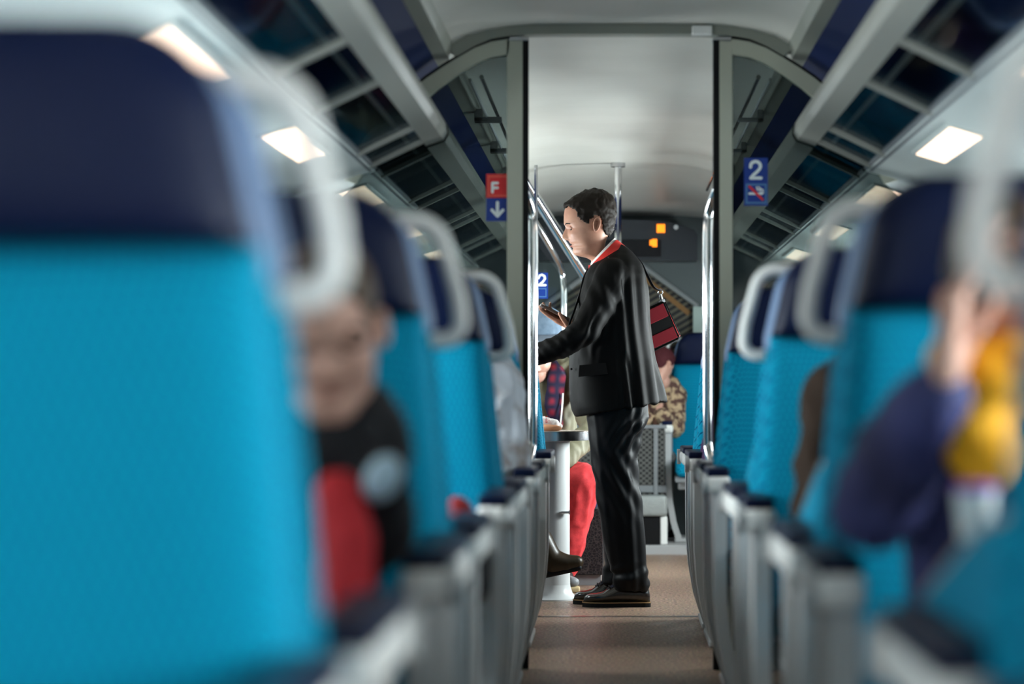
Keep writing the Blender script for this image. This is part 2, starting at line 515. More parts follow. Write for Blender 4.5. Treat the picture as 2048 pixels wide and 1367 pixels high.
# ---------------------------------------------------------------- glazed partition across the coach
pt = struct('wall_partition', box(XC - .37, XC - .30, YP, YP + .004, 0, .004), PARTM)
for sx in (-1, 1):
    po = obj('post', box(X(.322, sx), X(.365, sx), YP, YP + .045, 0, 2.046, .004), PARTM, pt)
    obj('rubber_seal', box(X(.302, sx), X(.322, sx), YP + .004, YP + .05, 0, 2.05, .002), BLACK, po)
    obj('cap', box(X(.30, sx), X(.36, sx), YP - .004, YP + .04, 2.046, 2.056, .001), STEEL, po)
    outer = [(.36, 2.052), (.42, 2.043), (.475, 2.022), (.53, 1.99), (.575, 1.962), (.63, 1.925), (.72, 1.85), (.83, 1.735), (.92, 1.60)]
    inner = [(.365, 2.00), (.42, 1.992), (.47, 1.972), (.53, 1.935), (.59, 1.892), (.65, 1.84), (.73, 1.76), (.80, 1.68), (.86, 1.58)]
    n = len(outer)
    V = []
    for (a, b), (c, d) in zip(outer, inner):
        V += [(X(a, sx), YP, b), (X(c, sx), YP, d), (X(c, sx), YP + .04, d), (X(a, sx), YP + .04, b)]
    Fc = [(4 * i + q, 4 * i + (q + 1) % 4, 4 * i + 4 + (q + 1) % 4, 4 * i + 4 + q) for i in range(n - 1) for q in range(4)] + [(0, 1, 2, 3), (4 * n - 1, 4 * n - 2, 4 * n - 3, 4 * n - 4)]
    obj('arch_band', (V, Fc), PARTM, pt)
    obj('rubber_seal', strip_prism([(X(a, sx), b) for a, b in outer[:7]], .008, YP - .004, YP + .03, side=-sx * -1), BLACK, pt)
    obj('side_frame', join(box(X(.93, sx), X(1.38, sx), YP - .03, YP + .03, 1.40, 1.455, .004) if False else box(X(.90, sx), X(1.10, sx), YP - .02, YP + .03, 1.475, 1.53, .006),
                           box(X(.365, sx), X(1.36, sx), YP + .01, YP + .04, .0, .06, .003)), PARTM, pt)
    gl = [(X(.365, sx), .06)] + [(X(a, sx), b + .005) for a, b in inner] + [(X(.95, sx), 1.50), (X(1.36, sx), 1.42), (X(1.36, sx), .06)]
    obj('pane', prism(gl, YP + .018, YP + .026), PGLASS, pt)
beam = [(-.53, 1.995), (-.475, 2.027), (-.42, 2.05), (-.35, 2.062), (-.25, 2.066), (.25, 2.066), (.35, 2.062), (.42, 2.05), (.475, 2.027), (.53, 1.995)]
beam2 = [(-.565, 2.02), (-.50, 2.062), (-.43, 2.085), (-.35, 2.098), (-.25, 2.102), (.25, 2.102), (.35, 2.098), (.43, 2.085), (.50, 2.062), (.565, 2.02)]
V = []
for (a, b), (c, d) in zip(beam, beam2):
    V += [(XC + a, YP - .01, b), (XC + c, YP - .01, d), (XC + c, YP + .06, d), (XC + a, YP + .06, b)]
obj('header_beam', (V, [(4 * i + q, 4 * i + (q + 1) % 4, 4 * i + 4 + (q + 1) % 4, 4 * i + 4 + q) for i in range(9) for q in range(4)] + [(0, 1, 2, 3), (39, 38, 37, 36)]), TRIMM, pt)
obj('latch', box(XC + .232, XC + .298, YP - .02, YP + .02, 2.064, 2.092, .003), WHITE, pt)

# ---------------------------------------------------------------- luggage racks
def rack(sx, ya, yb, bars, label):
    t = thing('luggage_rack', label, 'luggage rack', (X(.60, sx), (ya + yb) / 2, 1.72), 0, 'smoked glass luggage racks')
    w = dict(world=True)
    rp = [(X(.566, sx), 1.775), (X(.562, sx), 1.745), (X(.575, sx), 1.722), (X(.632, sx), 1.702), (X(.64, sx), 1.722)]
    obj('rail', prism(rp[::sx], ya, yb), RAIL, t, **w)
    obj('inner_bar', strip_prism([(X(.672, sx), 1.700), (X(.684, sx), 1.694)], .012, ya, yb, side=sx), RAIL, t, **w)
    obj('wall_rail', strip_prism([(X(.79, sx), 1.630), (X(.815, sx), 1.618)], .016, ya, yb, side=sx), GREYD, t, **w)
    ends = [ya] + list(bars) + [yb]
    for b in bars:
        obj('crossbar', strip_prism([(X(.632, sx), 1.700), (X(.80, sx), 1.620)], .018, b - .018, b + .018, side=sx), RAIL, t, **w)
    for a, b in zip(ends[:-1], ends[1:]):
        if b - a > .06:
            obj('glass_shelf', strip_prism([(X(.638, sx), 1.712), (X(.80, sx), 1.634)], .006, a + .02, b - .02, side=sx), SGLASS, t, **w)
near_bars = [.6, 1.9, 2.6, 3.72, 4.42, 5.53, 6.27, 7.36, 7.74]
far_bars = [8.10, 9.2, 9.55, 10.65, 11.0, 12.1, 12.45, 13.3]
rack(-1, -1.9, YP - .012, near_bars, 'smoked glass luggage rack over the left seats, in front of the partition')
rack(1, -1.9, YP - .012, near_bars, 'smoked glass luggage rack over the right seats, in front of the partition')
rack(-1, YP + .05, 13.6, far_bars, 'dark luggage rack continuing on the left beyond the partition')
rack(1, YP + .05, 13.6, far_bars, 'dark luggage rack continuing on the right beyond the partition')

# ceiling rails beyond the partition, with their brackets
for sx in (-1, 1):
    t = thing('ceiling_rail', 'thin metal curtain rail under the %s ceiling edge beyond the partition' % ('left' if sx < 0 else 'right'), 'rail', (X(.50, sx), 10, 1.97))
    obj('rod', tube([(X(.475, sx), 8.3, 1.985), (X(.475, sx), 12.9, 1.985)], .008), CHROME, t, world=True)
    obj('rod', tube([(X(.515, sx), 8.3, 1.975), (X(.515, sx), 12.9, 1.975)], .006), GREY, t, world=True)
    for y in (9.4, 10.6, 11.8):
        obj('bracket', join(box(X(.46, sx), X(.56, sx), y - .02, y + .02, 1.955, 1.969, .003), box(X(.535, sx), X(.56, sx), y - .02, y + .02, 1.955, 2.0, .003)), GREYD, t, world=True)

# ---------------------------------------------------------------- soffit lamps
lamp_n = {}
for sx in (-1, 1):
    for i, y in enumerate([.4, 3.15, 4.95, 6.72, 8.5, 10.3, 12.1]):
        side = 'left' if sx < 0 else 'right'
        where = ['nearest the viewer', 'over the first bay', 'over the second bay', 'just in front of the partition', 'first beyond the partition', 'second beyond the partition', 'farthest along the coach'][i]
        t = thing('soffit_lamp', 'warm rectangular lamp in the %s soffit, %s' % (side, where), 'lamp', (X(.90, sx), y, 1.59), 0, 'warm soffit lamps')
        def q(a, b, lo, hi):
            z = lambda x: 1.624 - (x - .80) * .297
            return [(X(a, sx), z(a) - lo), (X(b, sx), z(b) - lo), (X(b, sx), z(b) - hi), (X(a, sx), z(a) - hi)]
        obj('diffuser', prism(q(.862, .948, .001, .006), y - .36, y + .36), LAMP, t, world=True)
        obj('frame', join(prism(q(.852, .862, 0, .007), y - .37, y + .37), prism(q(.948, .958, 0, .007), y - .37, y + .37),
                          prism(q(.862, .948, 0, .007), y - .37, y - .36), prism(q(.862, .948, 0, .007), y + .36, y + .37)), SOFF, t, world=True)

# ---------------------------------------------------------------- seats
def pillow(left, right, z0, z1, y0, T, n=22, m=26, pz=7.0, bolster=.012, lean=0.0, dome=0.0):
    V, Fc = [], []
    def co(k, N):
        s = -math.cos(PI * k / N)
        return s
    idx = {}
    for side in (0, 1):
        for i in range(n + 1):
            for j in range(m + 1):
                edge = i in (0, n) or j in (0, m)
                if side and edge: idx[(1, i, j)] = idx[(0, i, j)]; continue
                s, t = co(i, n), co(j, m)
                z = z0 + (t + 1) / 2 * (z1 - z0)
                a, b = left(z), right(z)
                x = a + (s + 1) / 2 * (b - a)
                th = ((1 - abs(s) ** 8) ** .4) * ((1 - abs(t) ** 12) ** .4)
                y = y0 + T / 2 + (-1 if side == 0 else 1) * T / 2 * th
                if side == 0: y -= bolster * (abs(s) ** 3) * th - bolster + dome * (1 - s * s) * (1 - t * t)
                y += lean * (z - z0)
                idx[(side, i, j)] = len(V); V.append((x, y, z))
    for side in (0, 1):
        for i in range(n):
            for j in range(m):
                Fc.append((idx[(side, i, j)], idx[(side, i + 1, j)], idx[(side, i + 1, j + 1)], idx[(side, i, j + 1)]))
    return V, Fc

def corner(z, ztop, r):
    if z > ztop - r:
        q = min(1, (z - (ztop - r)) / r)
        return r * (1 - math.sqrt(max(0, 1 - q * q)))
    return 0

def seat_parts(t, s, arm_front=-.46, kind='plain'):
    """s = +1: the aisle lies on local +x.  Faces local -y.  Back plane y = 0."""
    def mx(vf): return ([(a[0] * s, a[1], a[2]) for a in vf[0]], vf[1])
    flare = lambda z: .032 * max(0, min(1, (1.0 - z) / .32)) if z < 1.0 else 0
    for k, (a, b) in enumerate(((-.485, 0.0), (-1.01, -.525))):
        obj('backrest', mx(pillow(lambda z: a, lambda z: b + (flare(z) if k == 0 else 0), .40, 1.025, -.02, .10, lean=.05, bolster=.018)), TEAL, t, smooth=True)
        obj('headrest', mx(pillow(lambda z: a + .012 + corner(z, 1.205, .075) + .040 * max(0, (z - 1.02) / .18), lambda z: b - .002 - corner(z, 1.205, .075) - .040 * max(0, (z - 1.02) / .18),
                                  1.018, 1.205, -.005, .085, bolster=.0, dome=.012)), NAVY, t, smooth=True)
        c = box(a + .005, b - .005, -.50, .02, .375, .475, .035, 4)
        c = ([(x, y, z + (.02 if y < -.4 and z > .43 else 0)) for x, y, z in c[0]], c[1])
        obj('cushion', mx(c), TEAL, t, smooth=True)
    obj('back_panel', mx(pillow(lambda z: -1.012, lambda z: .006 + flare(z), .38, 1.0, .062, .05, bolster=0)), TEAL, t, smooth=True)
    for a, b in ((-.488, .006), (-1.012, -.522)):
        obj('headrest_shell', mx(pillow(lambda z: a + corner(z, 1.19, .07) + .22 * max(0, z - 1.02), lambda z: b - corner(z, 1.19, .07) - .22 * max(0, z - 1.02), .99, 1.19, .062, .05, bolster=0)), SHELL, t, smooth=True)
    # armrest with its pad and end cap
    ar = obj('armrest', mx(join(box(.008, .075, arm_front, .02, .622, .672, .016, 4))), WHITE, t, smooth=True, label='off-white moulded armrest')
    obj('pad', mx(box(.012, .072, arm_front + .004, .02, .668, .692, .007)), NAVY, ar, smooth=True, label='navy armrest pad')
    obj('end_cap', mx(tube([(.070, arm_front + .03, .648), (.084, arm_front + .03, .648)], .030, 16)), GREY, ar, smooth='auto')
    obj('armrest', mx(box(-.528, -.482, -.36, -.02, .625, .665, .012)), GREY, t, smooth=True)
    # leg: upright under the armrest, sweeping under the seat to a foot
    path = [(.052, .632), (.052, .45), (.051, .34), (.043, .23), (.022, .11), (.0, .04), (-.012, .012)]
    obj('leg', mx(strip_prism(path, .034, arm_front + .02, arm_front + .13, side=-1)), GREY, t, smooth='auto')
    obj('leg', mx(strip_prism(path, .030, -.05, .03, side=-1)), GREY, t, smooth='auto')
    obj('side_panel', mx(box(.008, .022, arm_front + .10, -.02, .30, .63, .005)), GREYD, t)
    obj('foot', mx(join(box(-.08, .0, arm_front + .0, .05, 0, .022, .006), box(-.95, -.02, -.30, -.24, .30, .375, .01), box(-.90, -.84, -.30, -.20, 0, .31, .008))), GREY, t)
    obj('seat_pan', mx(box(-1.0, .0, -.46, .04, .345, .378, .008)), GREYD, t)
    if kind == 'wing':
        wg = obj('side_wing', mx(prism([(.04, .80), (-.10, .785), (-.50, .69), (-.56, .66), (-.56, .44), (.04, .44)], .0, .016, 'x')), TEAL, t)
        obj('piping', mx(tube([(.008, .04, .803), (.008, -.10, .789), (.008, -.50, .694), (.008, -.56, .664)], .007, 8)), mat('tan_piping', (.42, .30, .22), rough=.6), wg, smooth=True)
    if kind == 'handle':
        pts = [(-.03, .125, 1.166), (.020, .125, 1.166)] + [(x, .125, z) for x, z in arc(.024, 1.130, .036, 90, 0, 6)] + \
              [(.064, .125, 1.05)] + [(x, .125, z) for x, z in arc(.023, 1.020, .038, 0, -90, 6)] + [(-.03, .125, .982)]
        pts = [(x - .22 * (z - .975), y, z) for x, y, z in pts]
        obj('grab_handle', mx(tube(pts, .0125, 12)), HANDLE, t, smooth=True, label='pale grey D-shaped grab handle')

protos = {}
def seat(side, y, facing, label, arm=-.46, kind='plain', z=0, xe=.31, grp='teal train seats'):
    """side -1 left row, +1 right row; facing -1 towards the camera, +1 away"""
    s = (1 if side < 0 else -1) * (1 if facing < 0 else -1)
    key = (s, arm, kind)
    loc = (XC + side * xe, y, z); rz = 0 if facing < 0 else PI
    if key not in protos:
        t = thing('double_seat', label, 'train seat', loc, rz, grp)
        seat_parts(t, s, arm, kind)
        protos[key] = t
        return t
    src = protos[key]
    t = src.copy(); COL.objects.link(t)
    t.location = loc; t.rotation_euler = (0, 0, rz); t['label'] = label; t['group'] = grp
    for ch in src.children:
        c = ch.copy(); COL.objects.link(c); c.parent = t
        for g in ch.children:
            d = g.copy(); COL.objects.link(d); d.parent = c
    return t

ordn = ['nearest', 'second', 'third', 'fourth']
for i, (y, a) in enumerate(((1.93, -.46), (3.62, -.46), (5.38, -.46), (7.04, -.40))):
    seat(-1, y, -1, 'teal seat pair facing the viewer, left of the aisle, %s row from the camera' % ordn[i], a, 'handle' if i < 3 else 'plain')
    seat(-1, y + .26, 1, 'teal double seat facing away on the left, back to back with the %s row' % ordn[i], -.38)
for i, (y, a) in enumerate(((1.72, -.28), (3.36, -.28), (5.08, -.28), (6.98, -.28))):
    seat(1, y, -1, 'teal seat pair facing the viewer, right of the aisle, %s row from the camera' % ordn[i], a, 'handle' if i < 3 else 'plain')
    seat(1, y + .26, 1, 'teal double seat facing away on the right, back to back with the %s row' % ordn[i], -.40 if i < 3 else -.38, 'wing')
seat(-1, 9.02, -1, 'teal dotted seat beyond the partition on the left, behind the chrome pole', -.46, 'plain', xe=.315)
seat(1, 9.02, -1, 'teal dotted seat beyond the partition on the right, behind the chrome pole', -.46, 'plain', xe=.315)
seat(1, 9.28, 1, 'teal double seat facing away on the right, just beyond the partition', -.40, xe=.315)
seat(1, 14.1, -1, 'lone teal seat at the far end of the coach, right of the conductor', -.28, 'handle', z=.05, xe=.325)

# teal side wing of the right nearest seat facing away
# ---------------------------------------------------------------- chrome poles and rails
for sx in (-1, 1):
    t = thing('grab_pole', 'tall polished chrome grab pole just inside the %s partition post' % ('left' if sx < 0 else 'right'), 'pole', (X(.298, sx), 8.25, .62), 0, 'chrome doorway poles')
    x = X(.298, sx)
    pts = smooth_path([(X(.355, sx), YP + .04, 1.63), (X(.350, sx), 8.04, 1.622), (X(.328, sx), 8.17, 1.592), (X(.306, sx), 8.24, 1.53), (x, 8.25, 1.45), (x, 8.25, 1.2), (x, 8.25, .80), (X(.303, sx), 8.24, .70), (X(.318, sx), 8.17, .65), (X(.335, sx), 8.02, .625), (X(.34, sx), YP + .03, .62)], 6)
    obj('rod', tube(pts, .0165, 20), CHROME, t, smooth=True, world=True)
    for z in (1.63, .62):
        obj('flange', tube([(X(.345, sx), YP + .045, z), (X(.345, sx), YP + .058, z)], .03, 20), STEEL, t, smooth='auto', world=True)

p = P(1236, 786, 12.6)
t = thing('ceiling_pole', 'slim chrome pole from ceiling to floor behind the conductor', 'pole', (p.x, 12.6, 0))
obj('rod', tube([(p.x, 12.6, .0), (p.x, 12.6, 2.09)], .019, 20), CHROME, t, smooth='auto', world=True)
obj('flange', tube([(p.x, 12.6, 2.078), (p.x, 12.6, 2.10)], .038, 20), STEEL, t, smooth='auto', world=True)
obj('flange', tube([(p.x, 12.6, .0), (p.x, 12.6, .014)], .045, 20), STEEL, t, smooth='auto', world=True)

t = thing('stair_handrail', 'thick sloping chrome handrail left of the conductor face', 'handrail', P(1172, 560, 12.2))
obj('rod', tube(smooth_path([P(1040, 345, 11.9), P(1080, 408, 12.0), P(1130, 488, 12.1), P(1176, 562, 12.2), P(1210, 617, 12.3)], 4), .026, 20), CHROME, t, smooth=True, world=True)
obj('support', tube([P(1040, 345, 11.9), P(1030, 200, 11.9)], .012, 12), STEEL, t, smooth='auto', world=True)
obj('support', tube([P(1210, 617, 12.3), Vector((P(1210, 617, 12.3).x, 12.3, 0))], .02, 12), STEEL, t, smooth='auto', world=True)
t = thing('bent_handrail', 'chrome handrail sloping down and bending into an upright behind the hat', 'handrail', P(1128, 786, 12.8))
b = P(1128, 700, 12.8)
obj('rod', tube(smooth_path([P(1040, 395, 12.5), P(1085, 468, 12.6), P(1112, 515, 12.7), P(1124, 545, 12.8), P(1128, 580, 12.8), P(1128, 640, 12.8), P(1128, 800, 12.8), (P(1128, 800, 12.8).x, 12.8, 0)], 6), .017, 16), CHROME, t, smooth=True, world=True)
gp = thing('stair_screen', 'clear glass screen under the sloping handrails left of the conductor', 'glass screen', P(1110, 600, 12.4))
obj('pane', (lambda A: ([*A, *[a + Vector((0, .008, 0)) for a in A]], [(0, 1, 2, 3), (7, 6, 5, 4), (0, 4, 5, 1), (1, 5, 6, 2), (2, 6, 7, 3), (3, 7, 4, 0)]))([P(1060, 470, 12.4), P(1160, 600, 12.4), Vector((P(1160, 0, 12.4).x, 12.4, 0)), Vector((P(1060, 0, 12.4).x, 12.4, 0))]), WGLASS, gp, world=True)

# ---------------------------------------------------------------- signs
def sign_strokes(strokes, r, depth, y, conv):
    """flat rounded strokes lying on a sign face"""
    out = []
    for st in strokes:
        pts = [conv(a, b) for a, b in st]
        for i in range(len(pts) - 1):
            (x0, z0), (x1, z1) = pts[i], pts[i + 1]
            d = Vector((x1 - x0, z1 - z0)); L = d.length
            a = math.atan2(d.y, d.x)
            poly = [(x1 + r * math.cos(a + q), z1 + r * math.sin(a + q)) for q in np.linspace(-PI / 2, PI / 2, 7)] + \
                   [(x0 + r * math.cos(a + q), z0 + r * math.sin(a + q)) for q in np.linspace(PI / 2, 3 * PI / 2, 7)]
            out.append(prism(poly, y - depth - .00012 * len(out), y))
    return join(*out)

def ys(d): return d
SY = YP + .017
def cv(px, py):
    q = P(px, py, SY); return (q.x, q.z)
def rect(x0, y0, x1, y1, ya, yb):
    a = cv(x0, y0); b = cv(x1, y1)
    return box(min(a[0], b[0]), max(a[0], b[0]), ya, yb, min(a[1], b[1]), max(a[1], b[1]))
def frame_rect(x0, y0, x1, y1, w, ya, yb):
    return join(rect(x0, y0, x1, y0 + w, ya, yb), rect(x0, y1 - w, x1, y1, ya, yb), rect(x0, y0 + w, x0 + w, y1 - w, ya, yb), rect(x1 - w, y0 + w, x1, y1 - w, ya, yb))
t = thing('family_sign', 'square sign with white F on red above white down arrow on blue', 'sign', (*cv(996, 442)[:1], SY, cv(996, 442)[1]))
obj('red_plate', rect(972.5, 348, 1019, 395.5, SY - .002, SY), RED, t, world=True)
obj('border', frame_rect(975.5, 351, 1017, 393, 3.6, SY - .0026, SY - .002), REDL, t, world=True)
obj('letter', sign_strokes([[(985, 384), (985, 366), (995, 366)], [(985, 375.5), (995, 375.5)]], .0045, .0008, SY - .002, cv), SIGNW, t, world=True)
obj('blue_plate', rect(972.5, 396, 1019, 442, SY - .002, SY), BLUE, t, world=True)
obj('arrow', sign_strokes([[(995, 405), (995, 431)], [(984, 420), (995, 432), (1006, 420)]], .0052, .0008, SY - .002, cv), SIGNW, t, world=True)
t = thing('class_sign', 'upright blue sign with white 2 above a no smoking symbol', 'sign', (*cv(1512, 411)[:1], SY, cv(1512, 411)[1]))
obj('plate', rect(1488, 315.5, 1535.5, 411, SY - .002, SY), BLUE, t, world=True)
two = [(1501, 334), (1501.5, 328.5), (1505, 324.5), (1510.5, 322.8), (1516, 324), (1520, 328), (1521, 333), (1519, 338), (1514, 343.5), (1507, 349.5), (1501.5, 356), (1522, 356)]
obj('numeral', sign_strokes([two], .0052, .0008, SY - .002, cv), SIGNW, t, world=True)
obj('border', frame_rect(1491, 367, 1533.5, 407.5, 4, SY - .0026, SY - .002), BLUEL, t, world=True)
obj('cigarette', join(sign_strokes([[(1499, 387), (1524, 387)]], .004, .0006, SY - .002, cv), sign_strokes([[(1513, 374), (1515, 380), (1520, 379), (1522, 385)], [(1517, 374), (1521, 377), (1526, 380), (1526, 386)]], .0022, .0006, SY - .002, cv)), SIGNW, t, world=True)
obj('slash', sign_strokes([[(1499, 373), (1525, 399)]], .004, .0006, SY - .0026, cv), RED, t, world=True)
# second class sign, far left
def cv2(px, py):
    q = P(px, py, 11.6); return (q.x, q.z)
t = thing('class_sign', 'small blue sign with a 2 seen behind the left chrome pole', 'sign', (cv2(1088, 595)[0], 11.6, cv2(1088, 595)[1]))
_cv = cv; cv = cv2
obj('plate', rect(1070, 545, 1096, 597, 11.598, 11.604), BLUE, t, world=True)
obj('numeral', sign_strokes([[(1077, 556), (1079, 551), (1084, 549), (1089, 552), (1090, 557), (1086, 563), (1078, 570), (1091, 570)]], .006, .001, 11.598, cv2), SIGNW, t, world=True)
obj('border', frame_rect(1073, 576, 1093, 594, 2, 11.597, 11.598), BLUEL, t, world=True)
obj('support', tube([P(1072, 545, 11.61), P(1072, 330, 11.61)], .008), STEEL, t, world=True)
cv = _cv

# ---------------------------------------------------------------- far end of the coach
YE = 14.5
oct_ = [(-.10, .62), (-.42, .62), (-.42, 1.42), (-.14, 1.66), (.08, 1.66), (.40, 1.42), (.40, .62)]
A = [(XC + .02 - .45, .62), (XC + .02 + .45, .62), (XC + .02 + .45, 1.43), (XC + .02 + .12, 1.67), (XC + .02 - .12, 1.67), (XC + .02 - .45, 1.43)]
O = [(XC - 1.42, .05), (XC + 1.42, .05), (XC + 1.42, 2.06), (XC + .5, 2.06), (XC - .5, 2.06), (XC - 1.42, 2.06)]
V = [(a, YE, b) for a, b in A] + [(a, YE, b) for a, b in O] + [(a, YE + .08, b) for a, b in A] + [(a, YE + .08, b) for a, b in O]
Fc = []
for i in range(6):
    j = (i + 1) % 6
    Fc += [(i, j, 6 + j, 6 + i), (12 + i, 18 + i, 18 + j, 12 + j), (i, 12 + i, 12 + j, j), (6 + i, 6 + j, 18 + j, 18 + i)]
ENDW = mat('end_wall_grey', (.09, .11, .11), rough=.5)
struct('wall_end', (V, Fc), ENDW)
d1 = struct('door_1', tube([(a, YE - .01, b) for a, b in A], .018, 8, closed=True), mat('door_frame_grey', (.25, .27, .27), rough=.4))
def stripes():
    m = mat('ribbed_blind', (.02, .02, .022), rough=.6)
    nt = m.node_tree; N = nt.nodes; L = nt.links; tc = N.new('ShaderNodeTexCoord')
    mp = N.new('ShaderNodeMapping'); mp.inputs['Rotation'].default_value = (0, math.radians(30), 0)
    w = N.new('ShaderNodeTexWave'); w.bands_direction = 'Z'; w.inputs['Scale'].default_value = 9
    L.new(tc.outputs['Object'], mp.inputs[0]); L.new(mp.outputs[0], w.inputs[0])
    r = N.new('ShaderNodeValToRGB'); r.color_ramp.elements[0].position = .45; r.color_ramp.elements[0].color = (.012, .013, .015, 1)
    r.color_ramp.elements[1].position = .75; r.color_ramp.elements[1].color = (.11, .10, .07, 1)
    L.new(w.outputs['Fac'], r.inputs[0]); L.new(r.outputs[0], N['Principled BSDF'].inputs['Base Color'])
    return m
obj('blind', prism(A, YE + .03, YE + .05), stripes(), d1)
orange = mat('ochre_edge', (.22, .11, .03), rough=.5)
obj('edge_strip', strip_prism([(XC + .15, 1.62), (XC + .44, 1.39)], .03, YE + .02, YE + .028, side=-1), orange, d1)
def meshpanel():
    m = mat('diamond_mesh', (.02, .02, .02), rough=.6)
    nt = m.node_tree; N = nt.nodes; L = nt.links; tc = N.new('ShaderNodeTexCoord')
    outs = []
    for a in (40, -40):
        mp = N.new('ShaderNodeMapping'); mp.inputs['Rotation'].default_value = (0, math.radians(a), 0)
        w = N.new('ShaderNodeTexWave'); w.bands_direction = 'Z'; w.inputs['Scale'].default_value = 14
        L.new(tc.outputs['Object'], mp.inputs[0]); L.new(mp.outputs[0], w.inputs[0]); outs.append(w.outputs['Fac'])
    mx = N.new('ShaderNodeMath'); mx.operation = 'MAXIMUM'; L.new(outs[0], mx.inputs[0]); L.new(outs[1], mx.inputs[1])
    r = N.new('ShaderNodeValToRGB'); r.color_ramp.elements[0].position = .7; r.color_ramp.elements[0].color = (.015, .015, .016, 1)
    r.color_ramp.elements[1].position = .97; r.color_ramp.elements[1].color = (.13, .13, .12, 1)
    L.new(mx.outputs[0], r.inputs[0]); L.new(r.outputs[0], N['Principled BSDF'].inputs['Base Color'])
    return m
MESHP = meshpanel()
t = thing('mesh_screen', 'dark diamond mesh screen between the conductor legs and the far teal seat', 'screen', (.10, 13.76, .05))
obj('panel', box(-.30, .29, 13.76, 13.78, .30, .70, .004), MESHP, t, world=True)
obj('frame', join(box(-.32, .30, 13.75, 13.79, .335, .375, .005), box(-.32, -.30, 13.75, 13.79, .05, .72), box(-.32, .30, 13.75, 13.79, .70, .72, .004), box(.225, .25, 13.745, 13.76, .05, .70, .004)), GREYD, t, world=True)
t = thing('heater_box', 'pale ribbed heater cover on the floor left of the far seat', 'heater', (.10, 13.62, .05))
obj('cover', box(-.30, .30, 13.54, 13.74, .21, .325, .02), mat('pale_ribbed', (.32, .34, .33), rough=.4, bump=(60, .5, .01)), t, world=True, smooth=True)
obj('grille', box(-.28, .26, 13.57, 13.73, .05, .21, .004), BLACK, t, world=True)
obj('foot', box(.26, .30, 13.56, 13.72, .05, .21, .01), WHITE, t, world=True)

t = thing('display_panel', 'dark curved display panel under the ceiling with two orange lit symbols', 'display', (XC, 14.3, 1.69))
top = [(XC - .47, 1.83), (XC - .45, 1.86), (XC - .36, 1.895), (XC - .22, 1.915), (XC, 1.92), (XC + .22, 1.915), (XC + .36, 1.895), (XC + .45, 1.86), (XC + .47, 1.83)]
obj('housing', prism([(XC - .47, 1.68)] + top + [(XC + .47, 1.68)], 14.2, 14.45), mat('dark_display', (.03, .034, .04), rough=.3), t, world=True)
obj('screen', box(XC - .25, P(1322, 0, 14.2).x, 14.19, 14.2, 1.70, 1.80, .002), mat('black_screen', (.008, .008, .01), rough=.2), t, world=True)
ORG = mat('amber_light', (1, .35, .02), rough=.5, emit=(1.0, .20, .008), estr=1.0)
def glyph(cx, cy, w, h):
    out = []
    for i in range(3):
        x0 = cx - w / 2 + i * w / 3
        a = P(x0 + .4, cy - h / 2 + (2 if (i == 0 and w < 16) else 0), 14.187); b = P(x0 + w / 3 - .1, cy + h / 2 - (3 if (i == 0 and w < 16) else 0), 14.187)
        out.append(box(a.x, b.x, 14.184, 14.19, b.z, a.z, .002, 2))
    return join(*out)
obj('lit_symbol', glyph(1321.5, 456.5, 17, 17), ORG, t, world=True)
obj('lit_symbol', glyph(1306.5, 485.5, 15, 16), ORG, t, world=True)
q = P(1352, 454, 14.19)
obj('button', tube([(q.x, 14.2, q.z), (q.x, 14.185, q.z)], .014), GREY, t, smooth='auto', world=True)
q = P(1117, 455, 14.19)
obj('button', tube([(q.x, 14.2, q.z), (q.x, 14.185, q.z)], .014), GREY, t, smooth='auto', world=True)
a = P(1387, 612, 14.4); b = P(1416, 676, 14.4)
tag(obj('notice_board', box(a.x, b.x, 14.47, 14.5, b.z, a.z, .003), mat('pale_green_paper', (.42, .52, .47), rough=.7)), 'blank pale green notice above the far teal seat', 'notice')
cm = obj('hanging_coat', wrinkle(fuse(join(capsule(P(1318, 690, 14.38), .06, P(1322, 780, 14.38), .08), capsule(P(1330, 700, 14.38), .04, P(1340, 780, 14.38), .05)), .012), cloth_folds(.012)), mat('wine_cloth', (.10, .015, .022), rough=.8), smooth=True)
tag(cm, 'dark wine red coat hanging on the end wall behind the shoulder bag', 'coat')

# ---------------------------------------------------------------- table
tx = P(1112, 786, 10.56).x
t = thing('dining_table', 'long rounded table with steel edge and grey column left of the conductor', 'table', (tx, 10.56, 0))
xr = P(1179, 862, 10.5).x
pl = [(xr - .20 + .20 * math.cos(a), 10.56 + .24 * math.sin(a)) for a in np.linspace(-PI / 2, PI / 2, 25)] + [(-1.28, 10.80), (-1.28, 10.32)]
obj('table_top', prism(pl, .700, .737, 'z'), mat('table_laminate', (.50, .42, .36), rough=.25), t, world=True)
obj('steel_edge', prism([(a + .004 if i < 25 else a, b + (.003 if b > 10.56 else -.003)) for i, (a, b) in enumerate(pl)], .696, .7345, 'z'), STEEL, t, smooth='auto', world=True)
def lathe(prof, c, n=40):
    R = [[(c[0] + r * math.cos(2 * PI * i / n), c[1] + r * math.sin(2 * PI * i / n), z) for i in range(n)] for r, z in prof]
    return loft(R)
obj('column', lathe([(.062, .05), (.060, .2), (.060, .69), (.11, .70), (.13, .712)], (tx, 10.56)), GREY, t, smooth='auto', world=True)
obj('base', lathe([(.10, 0), (.10, .006), (.088, .012), (.072, .03), (.064, .055), (.060, .075)], (tx, 10.56)), GREY, t, smooth='auto', world=True)
q = P(1132, 1024, 10.5)
obj('hook', join(tube([(q.x - .02, 10.5, q.z), (q.x + .012, 10.5, q.z)], .006), tube([(q.x + .012, 10.5, q.z), (q.x + .017, 10.5, q.z)], .010)), STEEL, t, smooth='auto', world=True)
